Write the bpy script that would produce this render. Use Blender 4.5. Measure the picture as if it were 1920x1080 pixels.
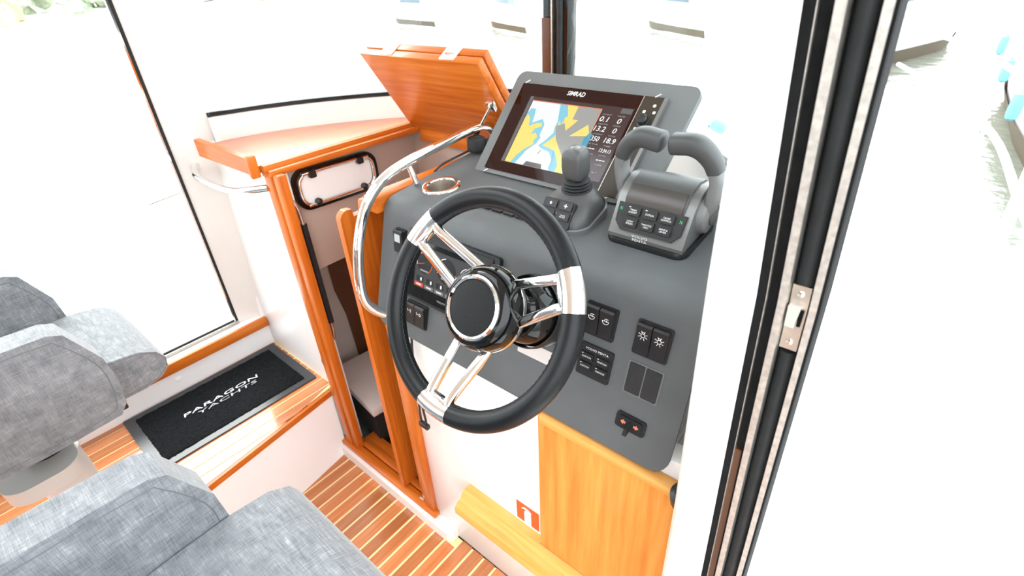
import bpy, bmesh, math, random
from mathutils import Matrix, Vector
random.seed(7)
sc = bpy.context.scene
col = sc.collection
for o in list(bpy.data.objects):
    bpy.data.objects.remove(o)

# ------------------------------------------------------------------ camera
YAW, PITCH, ROLL = math.radians(41.176), math.radians(32.055), math.radians(2.956)
_f = Vector((-math.sin(YAW), math.cos(YAW), 0)); _r = Vector((math.cos(YAW), math.sin(YAW), 0)); _u = Vector((0, 0, 1))
_F = _f * math.cos(PITCH) - _u * math.sin(PITCH)
_D = -(_u * math.cos(PITCH) + _f * math.sin(PITCH))
_X = _r * math.cos(ROLL) + _D * math.sin(ROLL)
_Y = -(-_r * math.sin(ROLL) + _D * math.cos(ROLL))
cd = bpy.data.cameras.new('camera'); cam = bpy.data.objects.new('camera', cd); col.objects.link(cam)
cam.matrix_world = Matrix(((_X.x, _Y.x, -_F.x, 0), (_X.y, _Y.y, -_F.y, 0), (_X.z, _Y.z, -_F.z, 1.6), (0, 0, 0, 1)))
cd.sensor_width = 36; cd.lens = 956.06 / 1920 * 36; cd.clip_start = 0.02; cd.clip_end = 400
cd.dof.use_dof = True; cd.dof.focus_distance = 0.95; cd.dof.aperture_fstop = 7.0
sc.camera = cam

# ------------------------------------------------------------------ sky and exposure
W = bpy.data.worlds.new('sky'); sc.world = W; W.use_nodes = True
nt = W.node_tree; nt.nodes.clear()
wo = nt.nodes.new('ShaderNodeOutputWorld'); bg = nt.nodes.new('ShaderNodeBackground')
tc = nt.nodes.new('ShaderNodeTexCoord'); nz = nt.nodes.new('ShaderNodeTexNoise'); cr = nt.nodes.new('ShaderNodeValToRGB')
nz.inputs['Scale'].default_value = 2.2; nz.inputs['Detail'].default_value = 6
cr.color_ramp.elements[0].position = .35; cr.color_ramp.elements[0].color = (.82, .92, 1, 1)
cr.color_ramp.elements[1].position = .65; cr.color_ramp.elements[1].color = (.96, .985, 1, 1)
nt.links.new(tc.outputs['Generated'], nz.inputs['Vector']); nt.links.new(nz.outputs['Fac'], cr.inputs['Fac'])
nt.links.new(cr.outputs['Color'], bg.inputs['Color']); nt.links.new(bg.outputs['Background'], wo.inputs['Surface'])
bg.inputs['Strength'].default_value = 5.0
sl = bpy.data.lights.new('sun', 'SUN'); sun = bpy.data.objects.new('sun', sl); col.objects.link(sun)
sl.energy = 2.6; sl.angle = math.radians(32); sl.color = (1, .96, .9)
sun.rotation_euler = Vector((1.53, -.10, -1.30)).to_track_quat('-Z', 'Y').to_euler()     # hazy sun to port
sc.view_settings.view_transform = 'Standard'; sc.view_settings.look = 'None'
sc.view_settings.gamma = 1; sc.view_settings.use_curve_mapping = False
sc.view_settings.exposure = 0.12

# ------------------------------------------------------------------ materials
MATS = {}
def newmat(name):
    m = bpy.data.materials.new(name); m.use_nodes = True
    n = m.node_tree.nodes; b = n['Principled BSDF']; MATS[name] = m
    return m, m.node_tree, b
def coords(nt, scale=(1, 1, 1)):
    t = nt.nodes.new('ShaderNodeTexCoord'); mp = nt.nodes.new('ShaderNodeMapping')
    mp.inputs['Scale'].default_value = scale
    nt.links.new(t.outputs['Object'], mp.inputs['Vector']); return mp.outputs['Vector']
def ramp(nt, src, stops):
    r = nt.nodes.new('ShaderNodeValToRGB')
    while len(r.color_ramp.elements) < len(stops): r.color_ramp.elements.new(.5)
    for e, (p, c) in zip(r.color_ramp.elements, stops):
        e.position = p; e.color = (*c, 1)
    nt.links.new(src, r.inputs['Fac']); return r.outputs['Color']
def noise(nt, vec, scale, detail=4, rough=.5):
    n = nt.nodes.new('ShaderNodeTexNoise'); n.inputs['Scale'].default_value = scale
    n.inputs['Detail'].default_value = detail; n.inputs['Roughness'].default_value = rough
    nt.links.new(vec, n.inputs['Vector']); return n.outputs['Fac']
def bump(nt, b, h, strength, dist=.001):
    k = nt.nodes.new('ShaderNodeBump'); k.inputs['Strength'].default_value = strength; k.inputs['Distance'].default_value = dist
    nt.links.new(h, k.inputs['Height']); nt.links.new(k.outputs['Normal'], b.inputs['Normal'])
def plain(name, c, rough=.5, metal=0, coat=0, spec=.5, var=0, nscale=30, bmp=0, bscale=400):
    m, nt, b = newmat(name)
    b.inputs['Base Color'].default_value = (*c, 1); b.inputs['Roughness'].default_value = rough
    b.inputs['Metallic'].default_value = metal; b.inputs['Coat Weight'].default_value = coat
    b.inputs['Coat Roughness'].default_value = .06; b.inputs['Specular IOR Level'].default_value = spec
    v = coords(nt)
    if var:
        f = noise(nt, v, nscale, 5)
        lo = tuple(x * (1 - var) for x in c); hi = tuple(min(1, x * (1 + var)) for x in c)
        nt.links.new(ramp(nt, f, [(.3, lo), (.7, hi)]), b.inputs['Base Color'])
    if bmp: bump(nt, b, noise(nt, v, bscale, 3), bmp)
    return m
def wood(name, lo, mid, hi, axis=1, rough=.35, coat=.2, gs=1.0):
    m, nt, b = newmat(name)
    s = [26 * gs] * 3; s[axis] = 1.6 * gs
    v = coords(nt, s)
    f1 = noise(nt, v, 3.0, 6, .6)
    s2 = [8 * gs] * 3; s2[axis] = .8 * gs
    f2 = noise(nt, coords(nt, s2), 1.2, 3, .5)
    mx = nt.nodes.new('ShaderNodeMath'); mx.operation = 'MULTIPLY_ADD'; mx.inputs[1].default_value = .55
    nt.links.new(f1, mx.inputs[0])
    m2 = nt.nodes.new('ShaderNodeMath'); m2.operation = 'MULTIPLY'; m2.inputs[1].default_value = .45
    nt.links.new(f2, m2.inputs[0]); nt.links.new(m2.outputs[0], mx.inputs[2])
    c = ramp(nt, mx.outputs[0], [(.34, lo), (.5, mid), (.66, hi)])
    nt.links.new(c, b.inputs['Base Color'])
    b.inputs['Roughness'].default_value = rough; b.inputs['Coat Weight'].default_value = coat
    b.inputs['Coat Roughness'].default_value = .10; b.inputs['Specular IOR Level'].default_value = .25
    bump(nt, b, f1, .08, .0006)
    return m
def glass(name, tint=(.97, .99, .985), refl=.035):
    m, nt, b = newmat(name); nt.nodes.remove(b)
    out = [n for n in nt.nodes if n.type == 'OUTPUT_MATERIAL'][0]
    t = nt.nodes.new('ShaderNodeBsdfTransparent'); t.inputs['Color'].default_value = (*tint, 1)
    g = nt.nodes.new('ShaderNodeBsdfGlossy'); g.inputs['Roughness'].default_value = .02
    mx = nt.nodes.new('ShaderNodeMixShader'); mx.inputs[0].default_value = refl
    nt.links.new(t.outputs[0], mx.inputs[1]); nt.links.new(g.outputs[0], mx.inputs[2]); nt.links.new(mx.outputs[0], out.inputs['Surface'])
    return m
def emit(name, c, s=1.0):
    m, nt, b = newmat(name)
    b.inputs['Base Color'].default_value = (.01, .01, .01, 1); b.inputs['Emission Color'].default_value = (*c, 1)
    b.inputs['Emission Strength'].default_value = s; b.inputs['Roughness'].default_value = .15
    return m

wood('teak_gloss', (.42, .080, .006), (.55, .130, .012), (.67, .195, .026), 1, .3, 1.0)
MATS['teak_gloss'].node_tree.nodes['Principled BSDF'].inputs['Coat Roughness'].default_value = .32
MATS['teak_gloss'].node_tree.nodes['Principled BSDF'].inputs['Specular IOR Level'].default_value = .6
wood('teak_y', (.42, .080, .006), (.55, .130, .012), (.67, .195, .026), 1)
wood('teak_x', (.42, .080, .006), (.55, .130, .012), (.67, .195, .026), 0)
wood('teak_z', (.42, .080, .006), (.55, .130, .012), (.67, .195, .026), 2)
wood('oak_z', (.60, .20, .035), (.74, .30, .06), (.82, .40, .10), 2, .35, .25, .7)
wood('oak_x', (.66, .25, .05), (.78, .37, .09), (.84, .46, .15), 0, .4, .2, .8)
for i in range(4):
    k = (.92, 1.08, 1.22, 1.36)[i]
    wood('plank_%d' % i, (.36*k, .105*k, .034*k), (.47*k, .16*k, .055*k), (.55*k, .215*k, .08*k), 1, .25, .8)
plain('caulk', (.92, .72, .34), .5)
plain('gelcoat', (.89, .885, .875), .3, coat=.3, var=.012, nscale=3)
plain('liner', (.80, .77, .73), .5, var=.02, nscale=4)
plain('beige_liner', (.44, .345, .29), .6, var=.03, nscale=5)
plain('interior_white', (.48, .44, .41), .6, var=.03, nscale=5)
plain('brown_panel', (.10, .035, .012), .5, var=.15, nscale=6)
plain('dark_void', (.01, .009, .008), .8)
plain('dash_grey', (.098, .104, .107), .6, spec=.4, var=.10, nscale=9, bmp=.12, bscale=900)
plain('pod_grey', (.14, .145, .145), .6, var=.05, nscale=12, bmp=.12, bscale=900)
plain('chrome', (.90, .89, .88), .04, 1)
plain('steel', (.86, .85, .83), .10, 1)
plain('brushed_alu', (.55, .52, .48), .5, 1, var=.18, nscale=160)
plain('flat_black', (.007, .007, .0075), .75, spec=.12, var=.3, nscale=60)
plain('seam_grey', (.17, .178, .185), .9, spec=.1)
plain('warm_steel', (.58, .52, .46), .38, 1, var=.1, nscale=60)
plain('black_gloss', (.004, .004, .004), .05, spec=.4)
plain('black_plastic', (.012, .012, .013), .38)
plain('black_matt', (.016, .016, .017), .6, var=.2, nscale=80)
plain('key_black', (.012, .012, .013), .3)
plain('rubber', (.016, .0175, .0185), .55, spec=.3, var=.25, nscale=40)
plain('leather', (.005, .006, .007), .33, spec=.28, bmp=.25, bscale=650)
plain('hub_leather', (.008, .008, .009), .45, spec=.2, bmp=.45, bscale=420)
plain('carpet', (.008, .009, .010), .95, spec=.1, var=.5, nscale=140, bmp=.7, bscale=500)
plain('mat_border', (.035, .038, .042), .33)
plain('ped_grey', (.66, .67, .64), .35, coat=.2)
plain('casting_grey', (.075, .075, .074), .4)
plain('lever_grey', (.18, .18, .177), .42)
plain('grip_grey', (.055, .056, .056), .45)
plain('cover_grey', (.07, .071, .071), .38)
plain('cover_brown', (.060, .052, .047), .3)
plain('silver_paint', (.19, .19, .187), .32, metal=.4)
plain('paint_white', (.9, .9, .9), .4)
plain('ink_grey', (.45, .5, .52), .7)
plain('ink_black', (.015, .015, .015), .6)
plain('red_sticker', (.80, .10, .02), .4)
plain('arrow_red', (.85, .22, .12), .4)
plain('bezel_dark', (.018, .003, .002), .06, spec=.25)
plain('bezel_side', (.04, .028, .018), .35, spec=.3)
plain('carton_white', (.62, .56, .53), .6, var=.05, nscale=10)
plain('tree_green_hazed', (.42, .50, .35), .9, spec=.1, var=.4, nscale=1.5)  # all three crown colours washed pale to carry the distance haze
plain('tree_pale_hazed', (.52, .57, .44), .9, spec=.1, var=.4, nscale=1.5)
plain('tree_yellow_hazed', (.62, .58, .40), .9, spec=.1, var=.4, nscale=1.5)
plain('bark', (.2, .16, .12), .9)
plain('shore_rock', (.66, .63, .58), .9, var=.3, nscale=1.2)
plain('house_grey', (.42, .44, .44), .8, var=.08, nscale=.7)
plain('house_roof', (.25, .27, .28), .8)
plain('blue_glass', (.02, .07, .10), .1)
plain('fender_blue', (.16, .46, .60), .5)
plain('dark_boot', (.10, .075, .045), .6)
plain('pane_glare', (.90, .93, .93), .15, 0, coat=1)  # near-white colour paints the bright reflection in the porthole glass
glass('pane')
emit('scr_water', (.83, .85, .87)); emit('scr_shallow', (.24, .58, .72)); emit('scr_land', (.93, .72, .17)); emit('scr_yard', (.34, .34, .33))
emit('scr_dark', (.040, .010, .010)); emit('scr_grey', (.12, .12, .12)); emit('scr_text', (.95, .95, .95)); emit('scr_dim', (.35, .33, .33)); emit('scr_orange', (.95, .25, .08)); emit('scr_blue', (.05, .33, .48))
emit('led_green', (.05, .75, .25), 1.3)
emit('inst_face', (.055, .055, .055)); emit('inst_dial', (.018, .018, .018)); emit('inst_red', (.85, .09, .03)); emit('inst_key', (.2, .2, .2))

# woven grey upholstery
def fabric(name):
    m, nt, b = newmat(name)
    fs = []
    for s in ((800, 32, 32), (32, 800, 32), (32, 32, 800)):
        fs.append(noise(nt, coords(nt, s), 1.0, 3, .6))
    a = nt.nodes.new('ShaderNodeMath'); a.operation = 'ADD'; nt.links.new(fs[0], a.inputs[0]); nt.links.new(fs[1], a.inputs[1])
    a2 = nt.nodes.new('ShaderNodeMath'); a2.operation = 'ADD'; nt.links.new(a.outputs[0], a2.inputs[0]); nt.links.new(fs[2], a2.inputs[1])
    a3 = nt.nodes.new('ShaderNodeMath'); a3.operation = 'MULTIPLY'; a3.inputs[1].default_value = 1/3; nt.links.new(a2.outputs[0], a3.inputs[0])
    c = ramp(nt, a3.outputs[0], [(.35, (.11, .117, .123)), (.48, (.215, .225, .24)), (.55, (.265, .275, .29)), (.68, (.50, .51, .52))])
    nt.links.new(c, b.inputs['Base Color']); b.inputs['Roughness'].default_value = .9; b.inputs['Specular IOR Level'].default_value = .15
    b.inputs['Sheen Weight'].default_value = .3
    bump(nt, b, a3.outputs[0], .5, .0012)
    return m
fabric('upholstery')
# water
m, nt_, b_ = newmat('water')
b_.inputs['Base Color'].default_value = (.20, .215, .175, 1); b_.inputs['Roughness'].default_value = .06; b_.inputs['Specular IOR Level'].default_value = .7
b_.inputs['IOR'].default_value = 1.33
v_ = coords(nt_, (1, 1, 1)); bump(nt_, b_, noise(nt_, v_, 1.6, 4, .55), .5, .12)

# ------------------------------------------------------------------ mesh helpers
class B:
    """collects geometry in world coordinates"""
    def __init__(s): s.bm = bmesh.new()
    def poly(s, pts):
        return s.bm.faces.new([s.bm.verts.new(p) for p in pts])
    def quadstrip(s, rows, closed=False, caps=False, loop=False):
        R = [[s.bm.verts.new(p) for p in r] for r in rows]
        n = len(R[0])
        rr = range(len(R) if loop else len(R) - 1)
        for i in rr:
            a, b = R[i], R[(i + 1) % len(R)]
            for j in range(n if closed else n - 1):
                k = (j + 1) % n
                try: s.bm.faces.new((a[j], a[k], b[k], b[j]))
                except ValueError: pass
        if caps and not loop:
            s.bm.faces.new(list(reversed(R[0]))); s.bm.faces.new(R[-1])
        return s
    def prism(s, pts, d):
        """closed polygon pts extruded by vector d"""
        d = Vector(d); s.quadstrip([[Vector(p) for p in pts], [Vector(p) + d for p in pts]], True, True); return s
    def box(s, a, b, bev=0, seg=2):
        lo = [min(a[i], b[i]) for i in range(3)]; hi = [max(a[i], b[i]) for i in range(3)]
        c = bmesh.ops.create_cube(s.bm, size=1)['verts']
        for v in c:
            v.co = Vector([lo[i] + (v.co[i] + .5) * (hi[i] - lo[i]) for i in range(3)])
        if bev:
            es = {e for v in c for e in v.link_edges}
            bmesh.ops.bevel(s.bm, geom=list(es), offset=bev, segments=seg, profile=.5, affect='EDGES')
        return s
    def bevel_all(s, off, seg=2, ang=.5):
        es = [e for e in s.bm.edges if len(e.link_faces) == 2 and e.calc_face_angle(0) > ang]
        bmesh.ops.bevel(s.bm, geom=es, offset=off, segments=seg, profile=.5, affect='EDGES', clamp_overlap=True); return s
    def tube(s, path, r, n=14, caps=True, closed=False, flat=None, up=None, sq=1.0):
        """round (or elliptical, flat=(a,b) factors) tube along path; r number or list"""
        P = [Vector(p) for p in path]; N = len(P); rows = []
        pu = Vector(up) if up else None
        for i, p in enumerate(P):
            if closed: t = P[(i + 1) % N] - P[i - 1]
            else: t = P[min(i + 1, N - 1)] - P[max(i - 1, 0)]
            t.normalize()
            if pu is None:
                pu = t.orthogonal().normalized()
            uu = (pu - t * pu.dot(t))
            if uu.length < 1e-5: uu = t.orthogonal()
            uu.normalize()
            if up is None: pu = uu
            w = t.cross(uu)
            rad = r[i] if isinstance(r, (list, tuple)) else r
            fa, fb = flat if flat else (1, 1)
            cs = [(math.cos(2*math.pi*k/n), math.sin(2*math.pi*k/n)) for k in range(n)]
            rows.append([p + rad * (fa * math.copysign(abs(c_) ** sq, c_) * uu + fb * math.copysign(abs(s_) ** sq, s_) * w) for c_, s_ in cs])
        s.quadstrip(rows, True, caps and not closed, loop=closed); return s
    def lathe(s, c, axis, prof, n=32, cap0=True, cap1=True):
        """prof list of (r, t) along axis from c"""
        c = Vector(c); ax = Vector(axis).normalized(); u = ax.orthogonal().normalized(); w = ax.cross(u)
        rows = [[c + ax * t + r * (math.cos(2*math.pi*k/n) * u + math.sin(2*math.pi*k/n) * w) for k in range(n)] for r, t in prof]
        R = [[s.bm.verts.new(p) for p in r] for r in rows]
        for a, b in zip(R, R[1:]):
            for j in range(n):
                k = (j + 1) % n; s.bm.faces.new((a[j], a[k], b[k], b[j]))
        if cap0: s.bm.faces.new(list(reversed(R[0])))
        if cap1: s.bm.faces.new(R[-1])
        return s
    def xf(s, M):
        bmesh.ops.transform(s.bm, matrix=M, verts=s.bm.verts[:]); return s

def link(name, bm, mat, parent=None, loc=None, smooth=True):
    """bm in world coordinates -> mesh object; origin at parent's location or at loc"""
    if isinstance(bm, B): bm = bm.bm
    bmesh.ops.recalc_face_normals(bm, faces=bm.faces[:])
    org = Vector(parent['_o']) if parent is not None else (Vector(loc) if loc else None)
    if org is None:
        xs = [v.co for v in bm.verts]
        org = Vector(((min(v.x for v in xs) + max(v.x for v in xs)) / 2, (min(v.y for v in xs) + max(v.y for v in xs)) / 2, min(v.z for v in xs)))
    bmesh.ops.translate(bm, vec=-org, verts=bm.verts[:])
    me = bpy.data.meshes.new(name); bm.to_mesh(me); bm.free()
    if smooth:
        me.polygons.foreach_set('use_smooth', [True] * len(me.polygons))
        me.set_sharp_from_angle(angle=math.radians(38))
    me.materials.append(MATS[mat])
    o = bpy.data.objects.new(name, me); col.objects.link(o)
    if parent is not None: o.parent = parent
    else: o.location = org
    o['_o'] = tuple(org)
    return o
def thing(name, loc, label=None, cat=None, group=None, kind=None):
    o = bpy.data.objects.new(name, None); col.objects.link(o); o.location = loc; o['_o'] = tuple(loc); o.empty_display_size = .05
    return tag(o, label, cat, group, kind)
def tag(o, label=None, cat=None, group=None, kind=None):
    if label: o['label'] = label
    if cat: o['category'] = cat
    if group: o['group'] = group
    if kind: o['kind'] = kind
    return o
def frame(o, u, v):
    u = Vector(u).normalized(); v = Vector(v); n = u.cross(v).normalized(); v = v.normalized()
    return Matrix(((u.x, v.x, n.x, o[0]), (u.y, v.y, n.y, o[1]), (u.z, v.z, n.z, o[2]), (0, 0, 0, 1)))
def text(s, width, M, mat, parent, height=None, shear=0, depth=.0003, name='lettering', spacing=1.0, bold=0):
    """lettering centred on the origin of frame M"""
    c = bpy.data.curves.new('t', 'FONT'); c.body = s; c.align_x = 'CENTER'; c.align_y = 'CENTER'; c.shear = shear
    c.resolution_u = 2; c.space_character = spacing; c.offset = bold
    ob = bpy.data.objects.new('t', c); col.objects.link(ob)
    dg = bpy.context.evaluated_depsgraph_get()
    me = bpy.data.meshes.new_from_object(ob.evaluated_get(dg)); bpy.data.objects.remove(ob); bpy.data.curves.remove(c)
    b = B(); b.bm.from_mesh(me); bpy.data.meshes.remove(me)
    vs = b.bm.verts; x0 = min(v.co.x for v in vs); x1 = max(v.co.x for v in vs); y0 = min(v.co.y for v in vs); y1 = max(v.co.y for v in vs)
    kx = width / (x1 - x0); ky = (height / (y1 - y0)) if height else kx
    for v in vs: v.co = Vector(((v.co.x - (x0 + x1) / 2) * kx, (v.co.y - (y0 + y1) / 2) * ky, depth))
    b.xf(M); return link(name, b, mat, parent, smooth=False)
def smoothpath(P, k=8, closed=False):
    P = [Vector(p) for p in P]; out = []; N = len(P)
    rng = range(N if closed else N - 1)
    for i in rng:
        if closed: a, b, c, d = P[i - 1], P[i], P[(i + 1) % N], P[(i + 2) % N]
        else: a, b, c, d = P[max(i - 1, 0)], P[i], P[i + 1], P[min(i + 2, N - 1)]
        for j in range(k):
            t = j / k
            out.append(.5 * ((2*b) + (c - a) * t + (2*a - 5*b + 4*c - d) * t*t + (3*b - a - 3*c + d) * t**3))
    if not closed: out.append(P[-1])
    return out
def rrect(w, h, r, n=5, cx=0, cy=0):
    pts = []
    for sx, sy, a0 in ((1, 1, 0), (-1, 1, 90), (-1, -1, 180), (1, -1, 270)):
        for i in range(n + 1):
            a = math.radians(a0 + 90 * i / n)
            pts.append((cx + sx * (w/2 - r) + r * math.cos(a), cy + sy * (h/2 - r) + r * math.sin(a)))
    return pts
def fr_prism(M, pts, z0, z1, name, mat, parent, bev=0):
    b = B(); b.prism([(x, y, z0) for x, y in pts], (0, 0, z1 - z0))
    if bev: b.bevel_all(bev, 2)
    b.xf(M); return link(name, b, mat, parent)
def wbox(name, a, b_, mat, parent=None, bev=.002, seg=2):
    return link(name, B().box(a, b_, bev, seg), mat, parent)
def struct(o, label=None):
    o['kind'] = 'structure'
    if label: o['label'] = label
    return o

# ================================================================== THE PLACE
PITCHP = .049
def edge_x(y): return -1.457 + (.614 - y) * .131           # edge of the side platform
def riser_x(y): return -1.431 + (.569 - y) * .147          # foot of its riser
# ---- cockpit sole
floor = struct(thing('floor', (-.7, 0, -.03)), 'varnished teak plank floor with cream caulking lines')
link('caulking', B().box((-1.47, -1.3, -.03), (.02, .612, -.0012)), 'caulk', floor, smooth=False)
k = 0; x = -1.40
while x < .0:
    y1 = .579 if x < -.84 else .6145
    wbox('plank', (x + .0036, -1.3, -.02), (x + PITCHP - .0036, y1, 0), 'plank_%d' % random.choice((0, 1, 1, 2, 2, 3)), floor, .0008, 1)
    x += PITCHP
link('plank', B().prism([(-1.45, -1.3, -.02), (-1.403, -1.3, -.02), (-1.403, .579, -.02), (-1.45, .579, -.02)], (0, 0, .02)), 'plank_1', floor)
# ---- raised side platform
plat = struct(thing('floor_platform', (-1.65, 0, 0)), 'raised port side platform with teak planks and white riser')
pts = [(-1.99, -1.3), (edge_x(-1.3) - .02, -1.3), (edge_x(.64) - .02, .64), (-1.99, .64)]
link('caulking', B().prism([(p[0], p[1], .27) for p in pts], (0, 0, .0288)), 'caulk', plat, smooth=False)
b = B(); b.quadstrip([[(riser_x(-1.3), -1.3, -.02), (riser_x(.60), .60, -.02)], [(edge_x(-1.3) - .004, -1.3, .285), (edge_x(.615) - .004, .615, .285)]])
link('riser', b, 'gelcoat', plat)
# nosing board along the edge
def along(off0, off1, z0, z1, y0=-1.3, y1=.615):
    return B().prism([(edge_x(y0) + off0, y0, z0), (edge_x(y0) + off1, y0, z0), (edge_x(y1) + off1, y1, z0), (edge_x(y1) + off0, y1, z0)], (0, 0, z1 - z0))
link('nosing', along(-.012, 0, .277, .3005).bevel_all(.002), 'teak_y', plat)
x = -1.94; k = 0
while x < -1.2:
    xa, xb = x + .003, x + PITCHP - .003
    P = []
    for px, py in ((xa, -1.3), (xb, -1.3), (xb, .637), (xa, .637)): P.append((px, py))
    # clip against the nosing edge line
    def lim(px): return .614 - ((px + .049) + 1.457) / .131 * 1.0 if False else (.614 - ((px + .014 + 1.457) / .131))
    ya, yb = min(.637, lim(xa)), min(.637, lim(xb))
    # edge_x grows as y falls: point is inside while x < edge_x(y)-.047  ->  y < .614-(x+.047+1.457)/.131
    if ya > -1.25:
        yb = max(yb, -1.3)
        link('plank', B().prism([(xa, -1.3, .28), (xb, -1.3, .28), (xb, yb, .28), (xa, ya, .28)], (0, 0, .02)), 'plank_%d' % random.choice((1, 2, 2, 3)), plat)
    x += PITCHP
# ---- port cabin side
wp = struct(thing('wall_port', (-1.93, 0, .3)), 'white port cabin side below the window')
link('liner_panel', B().box((-1.99, -1.3, .27), (-1.918, .645, .42)), 'gelcoat', wp)
link('ledge', B().box((-2.0, -1.3, .41), (-1.912, .64, .436), .003), 'gelcoat', wp)
tr = struct(wbox('trim_1', (-1.918, -1.3, .394), (-1.902, .64, .437), 'teak_y', None, .003), 'narrow teak trim strip along the port cabin side')
b = B(); b.lathe((-1.919, .275, .357), (1, 0, 0), [(.013, 0), (.013, .003), (.009, .005), (0.0005, .005)], 20)
courtesy = tag(link('courtesy_light', b, 'paint_white'), 'small white round courtesy light on the port side above the mat', 'light')
# pillar between side window and windshield
st = [(.435, (-1.958, .553), (-1.923, .648)), (1.17, (-1.862, .528), (-1.822, .652)), (1.30, (-1.842, .522), (-1.795, .655)), (2.0, (-1.742, .50), (-1.765, .66))]
rows = []
for z, A, Bp in st:
    rows.append([(A[0], A[1], z), (A[0] + .004, A[1] + .028, z), (Bp[0] - .012, Bp[1] - .03, z), (Bp[0], Bp[1], z), (Bp[0] - .03, Bp[1] + .05, z), (A[0] - .06, A[1] + .02, z)])
pil = struct(link('wall_pillar', B().quadstrip(rows, True, True), 'liner'), 'white pillar between the port window and the windshield')
# bulkhead beside the companionway
bh = struct(thing('wall_bulkhead', (-1.7, .65, .3)), 'white bulkhead on the port side of the companionway')
link('panel', B().box((-1.95, .64, .0), (-1.405, .662, 1.168), .004), 'gelcoat', bh)
b = B(); b.tube([(-1.927, .640, .30), (-1.925, .64, .6), (-1.9, .64, 1.0), (-1.85, .643, 1.17)], .012, 10); link('corner_fillet', b, 'gelcoat', bh)
clip = tag(wbox('hook', (-1.49, .628, .405), (-1.475, .642, .428), 'black_plastic', None, .003), 'small black plastic hook on the white bulkhead beside the teak post', 'hook')
# ---- port window
gx = lambda z: -1.962 + (z - .44) * .145
gy = lambda z: .556 - (z - .44) * .036
w1 = thing('window_1', (-1.95, -.3, .44), 'large clear port side window with black rubber seal', kind='structure')
b = B(); b.prism([(gx(.445), -1.3, .445), (gx(.445), gy(.445) - .008, .445), (gx(2.), gy(2.) - .008, 2.), (gx(2.), -1.3, 2.)], (-.005, 0, 0)); link('pane', b, 'pane', w1)
b = B()
for off, m in ((0, 0),):
    b.prism([(gx(.44) - .006, gy(.44) - .012, .44), (gx(.44) + .005, gy(.44) - .012, .44), (gx(.44) + .005, gy(.44) - .003, .44), (gx(.44) - .006, gy(.44), .44)], (gx(2.) - gx(.44), gy(2.) - gy(.44), 1.56))
link('seal', b, 'rubber', w1)
b = B(); b.prism([(gx(.44) - .006, gy(.44) - .018, .44), (gx(.44) + .006, gy(.44) - .018, .44), (gx(.44) + .006, gy(.44) - .013, .44), (gx(.44) - .006, gy(.44) - .013, .44)], (gx(2.) - gx(.44), gy(2.) - gy(.44), 1.56)); link('channel', b, 'steel', w1)
link('sill_channel', B().box((gx(.44) - .008, -1.3, .437), (gx(.44) + .012, gy(.44) - .004, .449), .001), 'brushed_alu', w1)
link('sill_seal', B().box((gx(.44) - .004, -1.3, .447), (gx(.44) + .004, gy(.44) - .012, .455), .001), 'rubber', w1)
# ---- front wall and windshield
plan = [(-1.798, .645), (-1.742, .814), (-1.662, .963), (-1.524, 1.138), (-1.36, 1.27), (-1.18, 1.37), (-1.0, 1.42)]
plan = [tuple(v)[:2] for v in smoothpath([(a, b_, 0) for a, b_ in plan], 4)]
mir = [(-1.99 - x_ + .065 * max(0, min(1, (1.42 - y_) / .5)), y_) for x_, y_ in reversed(plan)]
full = plan + mir[1:]
def strip(path, z0, z1, thick, lean=0):
    rows = []
    n = len(path)
    cx, cy = -1.0, .3
    inn0, out0 = [], []
    for (x_, y_) in path:
        d = Vector((x_ - cx, y_ - cy)).normalized()
        inn0.append((x_, y_)); out0.append((x_ + d.x * thick, y_ + d.y * thick))
    b = B()
    b.quadstrip([[(x_, y_, z0) for x_, y_ in inn0], [(x_ , y_ , z1) for x_, y_ in inn0], [(x_, y_, z1) for x_, y_ in out0], [(x_, y_, z0) for x_, y_ in out0]], False, False, loop=True)
    return b
wf = struct(link('wall_front', strip(full, 1.02, 1.245, .03), 'liner'), 'low white wall under the curved windshield')
w2 = thing('window_2', (-1.5, 1.1, 1.245), 'curved port half of the windshield', kind='structure')
link('pane', strip(plan[:-1], 1.25, 2.0, .006), 'pane', w2); link('seal', strip(plan[:-1], 1.243, 1.257, .014), 'rubber', w2)
w3 = thing('window_3', (-.5, 1.1, 1.245), 'curved starboard half of the windshield', kind='structure')
link('pane', strip(mir[1:], 1.25, 2.0, .006), 'pane', w3); link('seal', strip(mir[1:], 1.243, 1.257, .014), 'rubber', w3)
mu = thing('window_post', (-1.0, 1.42, 1.2), 'black centre post of the windshield with a painted brown reflection', kind='structure')
link('frame', B().box((-1.045, 1.40, 1.2), (-.955, 1.45, 2.0), .004), 'black_gloss', mu)
link('strip', B().box((-1.041, 1.388, 1.2), (-1.011, 1.401, 1.47), .002), 'brown_panel', mu)  # brown stands for wood reflected in the black frame
link('strip', B().box((-1.008, 1.389, 1.2), (-1.002, 1.401, 2.0), .001), 'brushed_alu', mu)
link('bead', B().tube([(-.978, 1.396, 1.2), (-.978, 1.396, 2.0)], .010, 10), 'rubber', mu)
# ---- unseen roof with an open sunroof, added to darken the interior
rf = thing('ceiling', (-1., .2, 2.0), 'unseen white cabin ceiling with open sunroof', kind='structure')
for a, c in (((-2.0, -1.3, 2.0), (-1.45, 1.5, 2.05)), ((-.55, -1.3, 2.0), (-.03, 1.5, 2.05)), ((-1.45, .45, 2.0), (-.55, 1.5, 2.05)), ((-1.45, -1.3, 2.0), (-.55, -.2, 2.05))):
    link('panel', B().box(a, c), 'liner', rf)

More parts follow.
